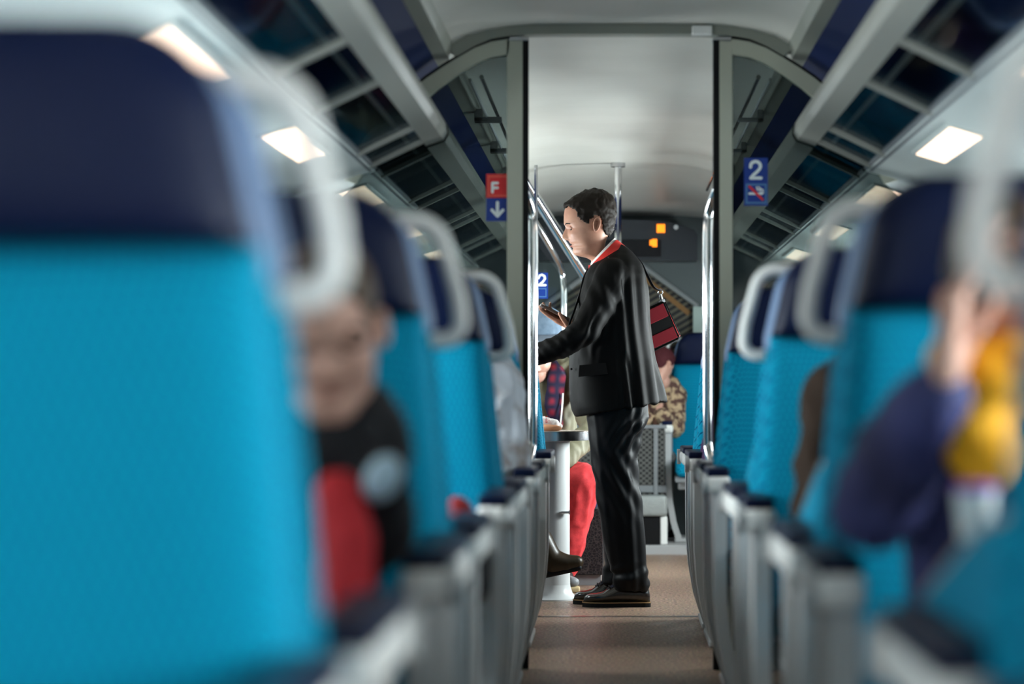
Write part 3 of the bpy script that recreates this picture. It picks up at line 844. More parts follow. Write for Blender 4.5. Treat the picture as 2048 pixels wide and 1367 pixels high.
# paper bag with bread on the table
PAPER = mat('white_paper', (.86, .82, .80), rough=.55)
t = thing('bakery_bag', 'crumpled white and peach bakery bag with red print on the table', 'paper bag', (*P(1100, 860, 10.5).xy, .737))
bag = fuse(join(capsule(P(1078, 846, 10.5), .034, P(1108, 849, 10.5), .026, flat=1.0), capsule(P(1108, 849, 10.5), .026, P(1120, 852, 10.5), .013)), .005, 2)
bag = wrinkle(bag, lambda p: .010 * (abs(nz(p, 40, 40, 40, 2)) - .2))
bag = ([Vector((a[0], a[1], max(a[2], .738))) for a in bag[0]], bag[1])
obj('paper', bag, PAPER, t, smooth='auto', world=True)
bread = mat('bread_crust', (.62, .30, .16), rough=.6)
obj('bread', ellipsoid(P(1094, 856, 10.46), (.065, .03, .017)), bread, t, smooth=True, world=True)
obj('red_print', join(*[box(P(1090.5 + .0, 0, 10.46).x + dx, P(1090.5, 0, 10.46).x + dx + w, 10.458, 10.466, .780 + dz, .780 + dz + .003) for dx, dz, w in
     ((0, 0, .010), (0, .006, .010), (0.001, .012, .008), (0, .018, .010), (.001, -.006, .009), (.014, .002, .004), (.014, .008, .004), (.014, .014, .004))]), REDC, t, world=True)

# bench beneath the person in the hat
t = thing('bench_seat', 'dark patterned box bench behind the table', 'bench', (-.7, 11.6, 0))
xr = P(1206, 0, 11.32).x
obj('base', box(-1.33, xr, 11.32, 11.8, .05, .36, .004), SQUIG, t, world=True)
obj('plinth', box(-1.33, xr - .01, 11.34, 11.8, 0, .05), GREYD, t, world=True)
obj('cushion', box(-1.33, xr - .02, 11.24, 11.82, .36, .46, .03), mat('navy_dotted', (.012, .03, .09), rough=.8), t, smooth=True, world=True)
obj('backrest', box(-1.33, -.20, 11.80, 11.90, .40, .98, .03), TEAL, t, smooth=True, world=True)

# ---------------------------------------------------------------- heads, hands, people
SK = [  # py, front px, back px, half width: read off the profile of the standing man
 (383, 1181, 1200, .018), (387, 1168, 1211, .042), (393, 1155, 1219, .060), (400, 1145, 1224, .070), (410, 1134, 1228, .077), (420, 1129, 1230, .080),
 (430, 1127.6, 1230, .081), (440, 1127.4, 1229, .081), (447, 1127.8, 1227.5, .080), (452, 1130.5, 1226, .079), (457, 1133.5, 1224.5, .078), (463, 1134.5, 1221, .077), (470, 1135.5, 1217, .075),
 (478, 1137, 1213.5, .072), (484, 1138.5, 1211.5, .069), (489, 1142, 1210, .067), (492, 1142, 1210, .065), (496, 1146, 1210, .062), (501, 1145.2, 1210, .059), (506, 1146, 1211, .055), (510, 1150, 1213, .052),
 (512.5, 1160, 1214.5, .052), (515.5, 1174, 1217, .054), (520, 1182, 1221, .055), (530, 1184, 1229, .058), (545, 1187, 1238, .064), (565, 1190, 1246, .07)]
NOSE = [(449, 0), (454, 1), (459, 4), (464, 7), (469, 10), (473, 12), (476, 12.5), (478, 11.5), (479.5, 8), (481, 2), (483, 0)]
def ip(tab, v, c):
    xs = [r[0] for r in tab]; return float(np.interp(v, xs, [r[c] for r in tab]))
HAIRPOLY = [(1100, 420), (1127, 417), (1138, 417), (1147, 421), (1152, 427), (1153, 436), (1162, 444), (1171, 450), (1177, 449), (1181, 440), (1190, 434), (1198, 438), (1200, 451), (1203, 461), (1209, 470), (1227, 473), (1250, 473), (1250, 350), (1100, 350)]
def inpoly(x, y, poly):
    c = False; j = len(poly) - 1
    for i in range(len(poly)):
        a, b = poly[i], poly[j]
        if (a[1] > y) != (b[1] > y) and x < (b[0] - a[0]) * (y - a[1]) / (b[1] - a[1]) + a[0]: c = not c
        j = i
    return c
SC = F / 10.28
def head_geo(O, yaw=0.0, pitch=0.0, roll=0.0, scale=1.0, nl=150, na=176):
    """returns skin (verts, faces), hair, ears, eyes, lips, brows in world coordinates.  Local +x is where the face looks."""
    R = Euler((0, 0, yaw)).to_matrix() @ Euler((0, pitch, 0)).to_matrix() @ Euler((roll, 0, 0)).to_matrix()
    O = Vector(O)
    def wp(fx, ly, z): return O + R @ (Vector((fx, ly, z)) * scale)
    L = lambda px, py: ((1180 - px) / SC, (445 - py) / SC)
    pys = list(np.concatenate([383 + (np.linspace(0, 1, 20) ** 1.6) * 37, np.linspace(421, 445, 14), np.linspace(446, 520, 96), np.linspace(523, 565, 20)]))
    nl = len(pys)
    # angles denser towards the face
    th = []
    for i in range(na):
        a = -PI + 2 * PI * i / na
        th.append(a - .55 * math.sin(a))
    G = []; loc = []
    for py in pys:
        fpx, bpx, hw = ip(SK, py, 1), ip(SK, py, 2), ip(SK, py, 3)
        f, b = (1180 - fpx) / SC, (1180 - bpx) / SC
        mid, half = (f + b) / 2, (f - b) / 2
        low = max(0, min(1, (py - 470) / 30)) * (1 if py < 514 else 0)
        row = []
        for a in th:
            c, s = math.cos(a), math.sin(a)
            e = .82
            cc = math.copysign(abs(c) ** e, c); ss = math.copysign(abs(s) ** .92, s)
            x = mid + half * cc
            y = hw * ss * (1 - (.14 + .20 * low) * max(0, cc) ** 2)
            z = (445 - py) / SC
            if py < 516 and c > 0:
                no = ip(NOSE, py, 1)
                if no > 0:
                    sg = .0075 + .0065 * max(0, min(1, (py - 460) / 16))
                    x += no / SC * math.exp(-(y / sg) ** 2)
                for sy in (-1, 1):   # sockets, cheekbones, nostril wings
                    x -= .010 * math.exp(-((y - sy * .031) / .015) ** 2 - ((py - 457) / 6.5) ** 2)
                    x += .005 * min(1, c * 3) * math.exp(-((y - sy * .046) / .018) ** 2 - ((py - 470) / 9) ** 2)
                    x += .004 * math.exp(-((y - sy * .013) / .005) ** 2 - ((py - 477) / 3.2) ** 2)
                    x += .003 * math.exp(-((y - sy * .028) / .02) ** 2 - ((py - 449) / 3) ** 2)
                x -= .006 * math.exp(-(y / .022) ** 2 - ((py - 488.5) / 1.4) ** 2)
                x -= .006 * (abs(y) / .05) ** 2 * math.exp(-((py - 490) / 10) ** 2) * min(1, c * 1.6) ** 2
            row.append((x, y, z))
        loc.append(row)
    N = na
    V = [wp(*p) for row in loc for p in row]
    Fc = [(i * N + k, i * N + (k + 1) % N, (i + 1) * N + (k + 1) % N, (i + 1) * N + k) for i in range(nl - 1) for k in range(N)]
    Fc.append(tuple(range(N))[::-1]); Fc.append(tuple((nl - 1) * N + k for k in range(N)))
    skin = (V, Fc)
    # hair: a shell over the scalp
    inside = {}
    C = Vector((.0, 0, .03))
    def hm(p):
        px = 1180 - p[0] * SC; py = 445 - p[2] * SC
        j = 2.2 * nz(p, 190, 190, 60, 4)
        return inpoly(px + j, py + 1.4 * j, HAIRPOLY)
    mask = [[hm(loc[i][k]) for k in range(N)] for i in range(nl)]
    def depth_in(i, k):
        c = 0
        for di, dk in ((2, 0), (-2, 0), (0, 2), (0, -2), (4, 0), (-4, 0), (0, 4), (0, -4)):
            ii = min(max(i + di, 0), nl - 1)
            c += mask[ii][(k + dk) % N]
        return c / 8
    ho, hi, HF = [], [], []
    for i in range(nl):
        for k in range(N):
            p = Vector(loc[i][k]); d = (p - Vector((-.005, 0, .035)))
            d.normalize()
            dd = depth_in(i, k) if mask[i][k] else 0
            topb = max(0, min(1, (p.z - .02) / .08))
            t = (.0035 + .0035 * dd + .0045 * topb * dd)
            t += (.0035 * nz(p, 55, 26, 60, 3) + .0022 * nz(p, 140, 50, 120, 8)) * (.4 + dd)
            frontlift = max(0, (p.x - .07) / .04) * max(0, min(1, (p.z - .05) / .02)) if p.x > .07 else 0
            q = p + d * t + Vector((.003 * frontlift, 0, .004 * frontlift))
            ho.append(wp(*q)); hi.append(wp(*(p - d * .003)))
    M = nl * N
    cells = set()
    for i in range(nl - 1):
        for k in range(N):
            if mask[i][k] and mask[i + 1][k] and mask[i][(k + 1) % N] and mask[i + 1][(k + 1) % N]: cells.add((i, k))
    for (i, k) in cells:
        a, b, c, d = i * N + k, i * N + (k + 1) % N, (i + 1) * N + (k + 1) % N, (i + 1) * N + k
        HF.append((a, b, c, d)); HF.append((M + d, M + c, M + b, M + a))
        for (ni, nk, e0, e1) in ((i - 1, k, a, b), (i + 1, k, c, d), (i, (k + 1) % N, b, c), (i, (k - 1) % N, d, a)):
            if (ni, nk) not in cells and ni >= 0: HF.append((e1, e0, M + e0, M + e1))
    HF.append(tuple(range(N))[::-1])
    used = sorted({v for f in HF for v in f}); re = {v: i for i, v in enumerate(used)}
    allv = ho + hi
    hair = ([allv[v] for v in used], [tuple(re[v] for v in f) for f in HF])
    # ears
    ears = []
    for sy in (-1, 1):
        rings = []; cx, cz = L(1189.5, 451.5)
        prof = [(0, -.006), (.25, -.008), (.45, -.004), (.60, .006), (.74, .012), (.86, .013), (.96, .010), (1.0, .004), (.96, -.004), (.6, -.014)]
        for r, h in prof:
            ring = []
            for i in range(28):
                a = 2 * PI * i / 28
                ex = (.0165 + .003 * math.sin(a)) * max(r, .02) * math.cos(a); ez = .032 * max(r, .02) * math.sin(a)
                tilt = ex * .9
                ring.append(wp(cx - ex * .95 + ez * -.12, sy * (.0835 + h - ex * 0 + (.35 * -min(0, 0)) + (-ex) * -.0 + .25 * max(0, ex)), cz + ez))
            rings.append(ring)
        ears.append(loft(rings))
    # eyes: eyeball with lowered lid; lips; brows
    eyes, lids, brows = [], [], []
    for sy in (-1, 1):
        ex, ez = L(1143.2, 457.3)
        eyes.append(tf_pts(ellipsoid((ex, sy * .031, ez), (.0118, .0118, .0115)), wp))
        lids.append(tf_pts(ellipsoid((ex + .0016, sy * .031, ez + .0022), (.0122, .0130, .0106)), wp))
        bx, bz = L(1129.6, 449.5)
        brows.append(tf_pts(tube(smooth_path([(bx - .002, sy * .010, bz - .002), (bx - .004, sy * .028, bz + .003), (bx - .018, sy * .052, bz + .001)], 5), [.0024] * 4 + [.0030] * 4 + [.0024] * 2 + [.0012], 8), wp))
    lx, lz = L(1143, 486.3)
    lips = join(tf_pts(tube(smooth_path([(lx - .018, -.023, lz - .003), (lx - .003, -.012, lz), (lx + .003, 0, lz - .0005), (lx - .003, .012, lz), (lx - .018, .023, lz - .003)], 4), [.0015] + [.0028] * 15 + [.0015], 8), wp),
                tf_pts(tube(smooth_path([(lx - .018, -.022, lz - .008), (lx - .002, -.011, lz - .0125), (lx + .004, 0, lz - .0135), (lx - .002, .011, lz - .0125), (lx - .018, .022, lz - .008)], 4), [.0015] + [.0034] * 15 + [.0015], 8), wp))
    return skin, hair, join(*ears), eyes, join(*lids), join(*brows), lips, wp

def tf_pts(vf, wp):
    return ([wp(*a) for a in vf[0]], vf[1])

def hand(W0, fwd, palm, size=1.0, curl=(.5, .6, .6, .7), thumb=.5, side=1):
    """W0 wrist, fwd towards the fingertips, palm = direction the palm faces; side +1: the thumb lies on fwd x palm"""
    f = Vector(fwd).normalized(); p = Vector(palm); p = (p - f * p.dot(f)).normalized(); s = f.cross(p) * side
    W0 = Vector(W0)
    g = lambda a, b, c: W0 + (f * a + s * b + p * c) * size
    out = [capsule(g(-.02, 0, 0), .024 * size, g(.02, 0, 0), .026 * size, flat=.75, flat_axis=p)]
    for b0, b1 in ((-.024, -.028), (-.008, -.010), (.009, .010), (.025, .028)):
        out.append(capsule(g(.015, b0 * .6, 0), .016 * size, g(.085, b1, 0), .0125 * size, flat=.9, flat_axis=p))
    lens = ((.038, .026, .020), (.044, .029, .022), (.041, .027, .021), (.033, .021, .019))
    for i, (b, L) in enumerate(zip((.028, .010, -.010, -.028), lens)):
        pos = g(.088, b, 0); ang = curl[i] * .6
        d = f
        for j, l in enumerate(L):
            ang_j = ang + j * curl[i] * .75
            d = (f * math.cos(ang_j) + p * math.sin(ang_j)).normalized() + s * (b * .6)
            d.normalize()
            nx = pos + d * l * size
            out.append(capsule(pos, (.0092 - j * .0008) * size, nx, (.0085 - j * .0009) * size, n=14))
            pos = nx
    a = g(.018, .024, .006); d1 = (f * .62 + s * .70 + p * .25 * thumb).normalized(); b = a + d1 * .042 * size
    d2 = (f * .85 + s * .25 + p * .5 * thumb).normalized(); c = b + d2 * .032 * size; d3 = (f * .9 + p * .6 * thumb).normalized(); e = c + d3 * .024 * size
    out += [capsule(a, .015 * size, b, .0112 * size, n=14), capsule(b, .0112 * size, c, .0098 * size, n=14), capsule(c, .0098 * size, e, .0082 * size, n=14)]
    return join(*out)

def add_face(t, H, hairmat, skinmat, hair=True, nametag=''):
    skin, hr, ears, eyes, lids, brows, lips, wp = H
    if hair: obj('hair', hr, hairmat, t, smooth=True, world=True)
    em = mat('eye_' + nametag, (.05, .035, .03), rough=.2)
    for e in eyes: obj('eye', e, em, t, smooth=True, world=True)
    obj('eyebrows', brows, hairmat, t, smooth=True, world=True)
    obj('lips', lips, LIP, t, smooth=True, world=True)
    return join(skin, ears, lids)

# ---------------------------------------------------------------- the conductor
D0 = 10.28
def Q(px, py, dy=0.0):
    """point of the conductor's outline, dy metres behind his middle plane"""
    v = P(px, py, D0); return Vector((v.x, D0 + dy, v.z))
con = thing('person', 'standing person in dark suit with red collar, reading a handheld device in the aisle', 'person', (Q(1235, 0).x, D0, 0))
Hc = head_geo(Q(1180, 445), yaw=PI + .10)
skin = add_face(con, Hc, HAIRM, SKIN, nametag='a')
# body under the clothes, arms and hands
lw, rw = Q(1076, 712, -.20), Q(1146, 646, .02)
body = [capsule(Q(1225, 560), .075, Q(1232, 700), .12, flat=1.3, flat_axis=(0, 1, 0)), capsule(Q(1232, 700), .12, Q(1235, 830), .11, flat=1.25, flat_axis=(0, 1, 0)),
        capsule(Q(1207, 525), .052, Q(1222, 575), .07, flat=1.1, flat_axis=(0, 1, 0)),
        chain([Q(1228, 560, -.16), Q(1178, 660, -.235), lw], [.045, .036, .024]), chain([Q(1228, 560, .16), Q(1215, 668, .20), rw], [.045, .036, .024]),
        chain([Q(1232, 850, -.08), Q(1236, 1000, -.08), Q(1262, 1165, -.065)], [.075, .05, .036]), chain([Q(1232, 850, .08), Q(1228, 1000, .08), Q(1235, 1160, .065)], [.075, .05, .036])]
body.append(hand(lw, Q(1040, 722, -.2) - lw, (0, 0, -1), 1.0, (.25, .3, .3, .35), .4, 1))
tdir = (P(1083, 612, D0) - P(1141, 642, D0)).normalized()
tup = Vector((-tdir.z, 0, tdir.x)); tup = tup if tup.z > 0 else -tup
body.append(hand(rw + Vector((0.004, 0, -.022)), tdir + Vector((0, -.12, .02)), tup + Vector((0, -.25, 0)), .98, (.10, .14, .30, .55), .9, -1))
bd = fuse(join(*body), .0045, 2)
obj('body', join(skin, bd), SKIN, con, smooth=True, world=True)

def ringx(front, back, hy, py, cy=0.0, e=.85, n=64, zf=None):
    a, b = Q(front, py), Q(back, py)
    out = []
    for i in range(n):
        t = 2 * PI * i / n; c, s = math.cos(t), math.sin(t)
        x = (a.x + b.x) / 2 + (b.x - a.x) / 2 * math.copysign(abs(c) ** e, c)
        y = D0 + cy + hy * math.copysign(abs(s) ** e, s)
        z = a.z
        if zf: z += zf(VX + (x * F / D0))
        out.append((x, y, z))
    return out
J = [(489, 1236, 1246, .040), (495, 1232, 1255, .065), (503, 1224, 1264, .10), (513, 1210, 1273, .135), (523, 1194, 1281, .165), (532, 1180, 1286, .188), (550, 1170, 1293, .205), (575, 1162, 1298, .212), (600, 1153, 1300.5, .208),
     (640, 1145, 1303, .200), (680, 1141, 1307, .190), (720, 1138, 1312, .184), (760, 1138, 1321, .190), (790, 1140, 1328, .198), (805, 1143, 1331, .203), (819, 1150, 1333, .205)]
pyj = [489 + i * (819 - 489) / 70 for i in range(71)]
rings = []
for py in pyj:
    sh = max(0, (py - 690) / 129)
    rings.append(ringx(ip(J, py, 1), ip(J, py, 2), ip(J, py, 3), py, zf=(lambda x, sh=sh: -((1237 - x) / 95 * 16) / SC * sh)))
torso = loft(rings)
le = Q(1172, 664, -.245)
arm = chain([Q(1226, 556, -.155), Q(1200, 610, -.215), le, Q(1125, 694, -.235), Q(1078, 711, -.205)], [.078, .067, .060, .052, .045])
arm2 = chain([Q(1226, 556, .155), Q(1215, 620, .215), Q(1195, 668, .19), Q(1160, 658, .06)], [.078, .065, .055, .043])
jk = fuse(join(torso, arm, arm2), .006, 5)
def suit_folds(p):
    px = VX + p.x * F / D0; py = VY - (p.z - HC) * F / D0
    v = .0022 * nz(p, 16, 16, 5, 4)
    if p.y < D0 + .05:
        # long folds down the back panel
        bk = max(0, min(1, (px - 1228) / 22)) * max(0, min(1, (py - 520) / 40))
        u = px - 1262 - (py - 640) * .10
        v += bk * .0065 * (math.sin(u * .27 + 1.2 * nz(p, 3, 3, 3, 9)) * .7 + .6 * nz(p, 22, 22, 2.2, 6))
        # folds running into the elbow and along the forearm
        if p.y < D0 - .13 and px < 1246:
            w = math.exp(-((px - 1180) ** 2 + (py - 665) ** 2) / 1600.0)
            v += w * .0045 * math.sin((px * .55 + py * .25) * .42 + 4 * nz(p, 14, 14, 14, 2))
            w2 = max(0, min(1, (1170 - px) / 40))
            v += w2 * .0045 * nz(p, 26, 20, 9, 13) + w2 * .0012 * math.sin(px * .3 - py * .25 + 3 * nz(p, 12, 12, 12, 3))
            w3 = math.exp(-((px - 1225) ** 2 + (py - 590) ** 2) / 1800.0)
            v += w3 * .005 * math.sin((px * .8 - py * .35) * .25)
        # vent at the back hem
        dd = abs(px - (1250 + (py - 700) * .16))
        if py > 705: v -= .010 * math.exp(-(dd / 4.5) ** 2) * min(1, (py - 705) / 25)
    return v
jk = wrinkle(jk, suit_folds)
jo = obj('jacket', jk, DARKC, con, smooth=True, world=True)
# pocket flap, button, armhole seam
obj('pocket_flap', (lambda a, b, c, d: ([a, b, c, d] + [v + Vector((0, .006, 0)) for v in (a, b, c, d)], [(0, 1, 2, 3), (7, 6, 5, 4), (0, 4, 5, 1), (1, 5, 6, 2), (2, 6, 7, 3), (3, 7, 4, 0)]))
    (Q(1160, 731, -.165), Q(1212, 726, -.200), Q(1216, 748, -.203), Q(1158, 754, -.166)), DARKC, jo, world=True)
obj('button', ellipsoid(Q(1143.5, 738, -.115), (.005, .004, .005)), BLACK, jo, smooth=True, world=True)
seam = smooth_path([Q(1216, 517, -.150), Q(1232, 535, -.196), Q(1242, 562, -.221), Q(1246, 592, -.212)], 6)
obj('armhole_seam', tube(seam, .0018, 6), BLACK, jo, smooth=True, world=True)

def band(r1, r2, th, y1, y2, nseg=60, a0=0, a1=2 * PI):
    """sloping collar band: r = (px centre, px half, py centre, py half)"""
    rg = []
    closed = abs(a1 - a0 - 2 * PI) < .01
    for i in range(nseg + (0 if closed else 1)):
        a = a0 + (a1 - a0) * i / nseg; c, s = math.cos(a), math.sin(a)
        top = Q(r1[0] + r1[1] * c, r1[2] - r1[3] * c, y1 * s); bot = Q(r2[0] + r2[1] * c, r2[2] - r2[3] * c, y2 * s)
        out = Vector((c * .7, s, .2)).normalized() * th
        rg.append([top, top + out, bot + out, bot])
    V = [q for r in rg for q in r]; m = len(rg); Fc = []
    for i in range(m if closed else m - 1):
        j = (i + 1) % m
        for k in range(4): Fc.append((4 * i + k, 4 * i + (k + 1) % 4, 4 * j + (k + 1) % 4, 4 * j + k))
    if not closed: Fc += [(0, 1, 2, 3), (4 * m - 1, 4 * m - 2, 4 * m - 3, 4 * m - 4)]
    return V, Fc
obj('shirt_collar', band((1206, 23, 501, 25), (1207, 26, 512, 26), .003, .060, .074), SHIRT, con, smooth='auto', world=True)
obj('red_collar', band((1208, 24, 506, 26), (1215, 33.5, 515, 22), .006, .070, .100), REDC, con, smooth='auto', world=True)
obj('tie', loft([[Q(1181 - dx, py, dy) for dx, dy in ((0, -.018), (4, -.012), (4, .012), (0, .018))] for py, in ((530,), (540,))] +
                [[Q(1176 - dx, 552, dy) for dx, dy in ((0, -.025), (4, -.02), (4, .02), (0, .025))]]), REDC, con, world=True)

def leg_rings(tab, cy, n=48):
    ps = np.linspace(tab[0][0], tab[-1][0], 70)
    return [ringx(ip(tab, p, 1), ip(tab, p, 2), ip(tab, p, 3), p, cy + (ip(tab, p, 4) if len(tab[0]) > 4 else 0), e=.92, n=n) for p in ps]
near = [(790, 1172, 1296, .10), (835, 1173, 1297, .10), (850, 1176, 1294, .10), (872, 1178, 1281, .098), (900, 1180, 1276, .092), (933, 1184, 1274, .086), (964, 1189, 1278, .082), (1002, 1194, 1283.5, .078), (1040, 1201, 1288, .074),
        (1079, 1206, 1291.5, .070), (1110, 1214, 1292, .068), (1130, 1221, 1293, .068), (1145, 1227, 1297, .070), (1156, 1228, 1300, .072), (1168, 1231, 1299, .070), (1178, 1236, 1290, .062)]
farl = [(790, 1176, 1290, .10), (850, 1179, 1285, .10), (900, 1182, 1270, .090), (964, 1190, 1268, .082), (1002, 1195, 1268, .078), (1079, 1205, 1266, .07), (1130, 1210, 1262, .066), (1146, 1205, 1260, .066), (1158, 1201, 1256, .064), (1168, 1203, 1250, .060)]
hips = [ringx(1176, 1292, .15, p) for p in (770, 800, 830, 850)]
tr = fuse(join(loft(leg_rings(near, -.078)), loft(leg_rings(farl, .078)), loft(hips)), .006, 3)
def leg_folds(p):
    px = VX + p.x * F / D0; py = VY - (p.z - HC) * F / D0
    v = .0018 * nz(p, 18, 18, 5, 11)
    v += .007 * math.exp(-((px - 1265) ** 2 / 900 + (py - 868) ** 2 / 1500)) * math.sin(px * .28 + py * .20 + 2.5 * nz(p, 9, 9, 9, 1))
    w = max(0, min(1, (py - 1120) / 20))
    v += w * .0045 * math.sin(py * .17 + px * .09 + 3.5 * nz(p, 12, 12, 12, 7))
    v += .004 * math.exp(-((py - 960) / 60) ** 2) * math.sin(py * .12 - px * .22)
    u = px - (1190 + (py - 830) * .115)
    v += .004 * math.exp(-(u / 5) ** 2) * (1 if p.y < D0 else .3)
    u = px - (1270 + abs(py - 930) * .06)
    v += .003 * math.sin(u * .3) * max(0, min(1, (px - 1248) / 15))
    return v
obj('trousers', wrinkle(tr, leg_folds), TROUS, con, smooth=True, world=True)

def shoe(toe_px, heel_px, d, root, name='shoe'):
    L = (heel_px - toe_px) * d / F; x0 = (toe_px - VX) * d / F
    prof = [(0, .012, .020, .006), (.02, .018, .040, .020), (.06, .030, .050, .032), (.12, .042, .055, .041), (.20, .049, .057, .047), (.30, .052, .064, .050), (.40, .049, .082, .048), (.50, .044, .098, .043), (.58, .040, .104, .038),
            (.70, .037, .104, .034), (.82, .037, .100, .034), (.92, .036, .094, .032), (.98, .028, .075, .024), (1.0, .018, .05, .012)]
    R = []
    for u, hw, top, tw in prof:
        x = x0 + u * L; ring = []
        for i in range(28):
            a = 2 * PI * i / 28; c, s = math.cos(a), math.sin(a)
            z = .018 + (top - .018) * (.5 + .5 * math.copysign(abs(s) ** .8, s))
            wv = hw + (tw * .55 - hw) * max(0, (z - .045) / max(top - .045, .02)) ** 1.5 if top > .06 else hw
            ring.append((x, d + wv * math.copysign(abs(c) ** .75, c), z))
        R.append(ring)
    so = obj(name, loft(R), LEATH, root, smooth=True, world=True)
    out = []
    for i in range(48):
        u = .5 + .5 * math.cos(PI * i / 47); out.append((x0 + (u * 1.02 - .01) * L, u, 1))
    ou = [(x, d + s * (float(np.interp(u, [q[0] for q in prof], [q[1] for q in prof])) + .004)) for s, seq in ((-1, out), (1, out[::-1])) for x, u, _ in seq]
    obj('sole', prism(ou, .0, .020, 'z'), BLACK, so, world=True)
    obj('welt', prism([((x - (x0 + L / 2)) * 1.004 + x0 + L / 2, (y - d) * 1.03 + d) for x, y in ou], .017, .0205, 'z'), WELT, so, world=True)
    # lacing panel with eyelets and laces
    pn = []
    for u, w in ((.36, .012), (.42, .016), (.50, .019), (.56, .020)):
        top = float(np.interp(u, [q[0] for q in prof], [q[2] for q in prof]))
        pn.append([(x0 + u * L, d - w - .006, top - .006), (x0 + u * L, d + w + .006, top - .006), (x0 + u * L - .003, d + w, top + .003), (x0 + u * L - .003, d - w, top + .003)])
    obj('tongue', loft(pn), LEATH, so, smooth='auto', world=True)
    for u in (.40, .46, .52):
        top = float(np.interp(u, [q[0] for q in prof], [q[2] for q in prof]))
        obj('lace', tube([(x0 + u * L, d - .022, top - .002), (x0 + u * L - .004, d, top + .006), (x0 + u * L, d + .022, top - .002)], .0025, 8), BLACK, so, smooth=True, world=True)
    return so
shoe(1166, 1300, 10.215, con)
shoe(1147, 1270, 10.345, con)

# handheld device, bag and strap
t = thing('handheld_device', 'dark flat handheld ticket device held in the hand of the conductor', 'handheld device', P(1112, 626, D0))
mid = P(1112, 625.5, D0); L2 = (P(1083, 610, D0) - P(1141, 641, D0)).length / 2
Mt = Matrix((tdir, Vector((0, 1, 0)), tup)).transposed()
M4 = Matrix.Translation(mid) @ Mt.to_4x4()
obj('casing', tf(box(-L2, L2, -.045, .045, -.006, .006, .004), M4), mat('bronze_casing', (.10, .06, .045), rough=.3), t, world=True, smooth='auto')
obj('screen', tf(box(-L2 + .008, L2 - .006, -.040, .040, .0055, .0075), M4), mat('device_screen', (.006, .006, .008), rough=.12), t, world=True)
obj('reader_end', tf(box(L2 - .018, L2 + .004, -.044, .044, -.008, .008, .003), M4), STEEL, t, world=True, smooth='auto')

dn = (P(1355, 678, 10.4) - P(1322, 602, 10.4)).normalized()
rt = Vector((-dn.z, 0, dn.x)); rt = rt if rt.x > 0 else -rt
yw = Matrix.Rotation(.42, 3, 'Z')
ax = yw @ rt
nrm = ax.cross(-dn).normalized()
Mb = Matrix((ax, nrm, -dn)).transposed().to_4x4()
topr = P(1330, 599, 10.42)
M4 = Matrix.Translation(topr) @ Mb
t = thing('shoulder_bag', 'red and black shoulder bag hanging behind the conductor back', 'bag', P(1330, 700, 10.42))
WB, HB, TB = .25, .182, .065
DRED = mat('dark_red_canvas', (.075, .002, .005), rough=.85, spec=.1, bump=(300, .3, .001)); CORAL = mat('coral_red_canvas', (.80, .07, .07), rough=.6)
sgn = 1 if (M4.to_3x3() @ Vector((0, 1, 0))).y > 0 else -1
def by(a, b): return (min(a * sgn, b * sgn), max(a * sgn, b * sgn))
obj('pouch', tf(box(-WB, -.002, *by(0, TB), -HB, 0, .014, 4), M4), mat('black_canvas', (.003, .003, .003), rough=.9, spec=.04), t, smooth=True, world=True)
for z0, z1 in ((-.070, -.010), (-.170, -.118)):
    obj('red_panel', tf(box(-WB + .012, -.016, *by(-.004, .004), z0, z1, .003), M4), DRED, t, world=True)
obj('gusset', tf(box(-.006, .003, *by(.008, TB - .008), -HB + .012, -.055, .003), M4), CORAL, t, world=True)
obj('piping', tf(join(tube([(-.004, sgn * .0, -.008), (-.002, sgn * .0, -HB + .02), (-.02, 0, -HB + .003), (-WB + .02, 0, -HB + .003)], .003, 8)), M4), BLACK, t, smooth=True, world=True)
obj('tab', tf(box(-.010, .006, *by(.014, TB - .014), -.055, .006, .003), M4), GREYD, t, world=True)
ck = M4 @ Vector((.0, sgn * TB / 2, .006))
obj('clasp', join(tube([ck, ck + Vector((-.006, 0, .022))], .007, 10), tube([ck + Vector((-.006, 0, .022)) + Vector((.010 * math.cos(a), 0, .012 + .012 * math.sin(a))) for a in np.linspace(0, 2 * PI, 14)[:-1]], .0025, 8, closed=True)), STEEL, t, smooth='auto', world=True)
sp = smooth_path([ck + Vector((-.008, 0, .040)), P(1306, 572, 10.42), P(1292, 545, 10.40), Q(1280, 520, .09), Q(1252, 501, .10), Q(1215, 505, .115), Q(1188, 522, .10), Q(1169, 553, -.02), Q(1160, 590, -.08), Q(1149, 625, -.135), Q(1140, 650, -.14), Q(1138, 668, -.12)], 6)
obj('strap', tube(sp, .0095, 8, flat=.35), BLACK, t, smooth=True, world=True)

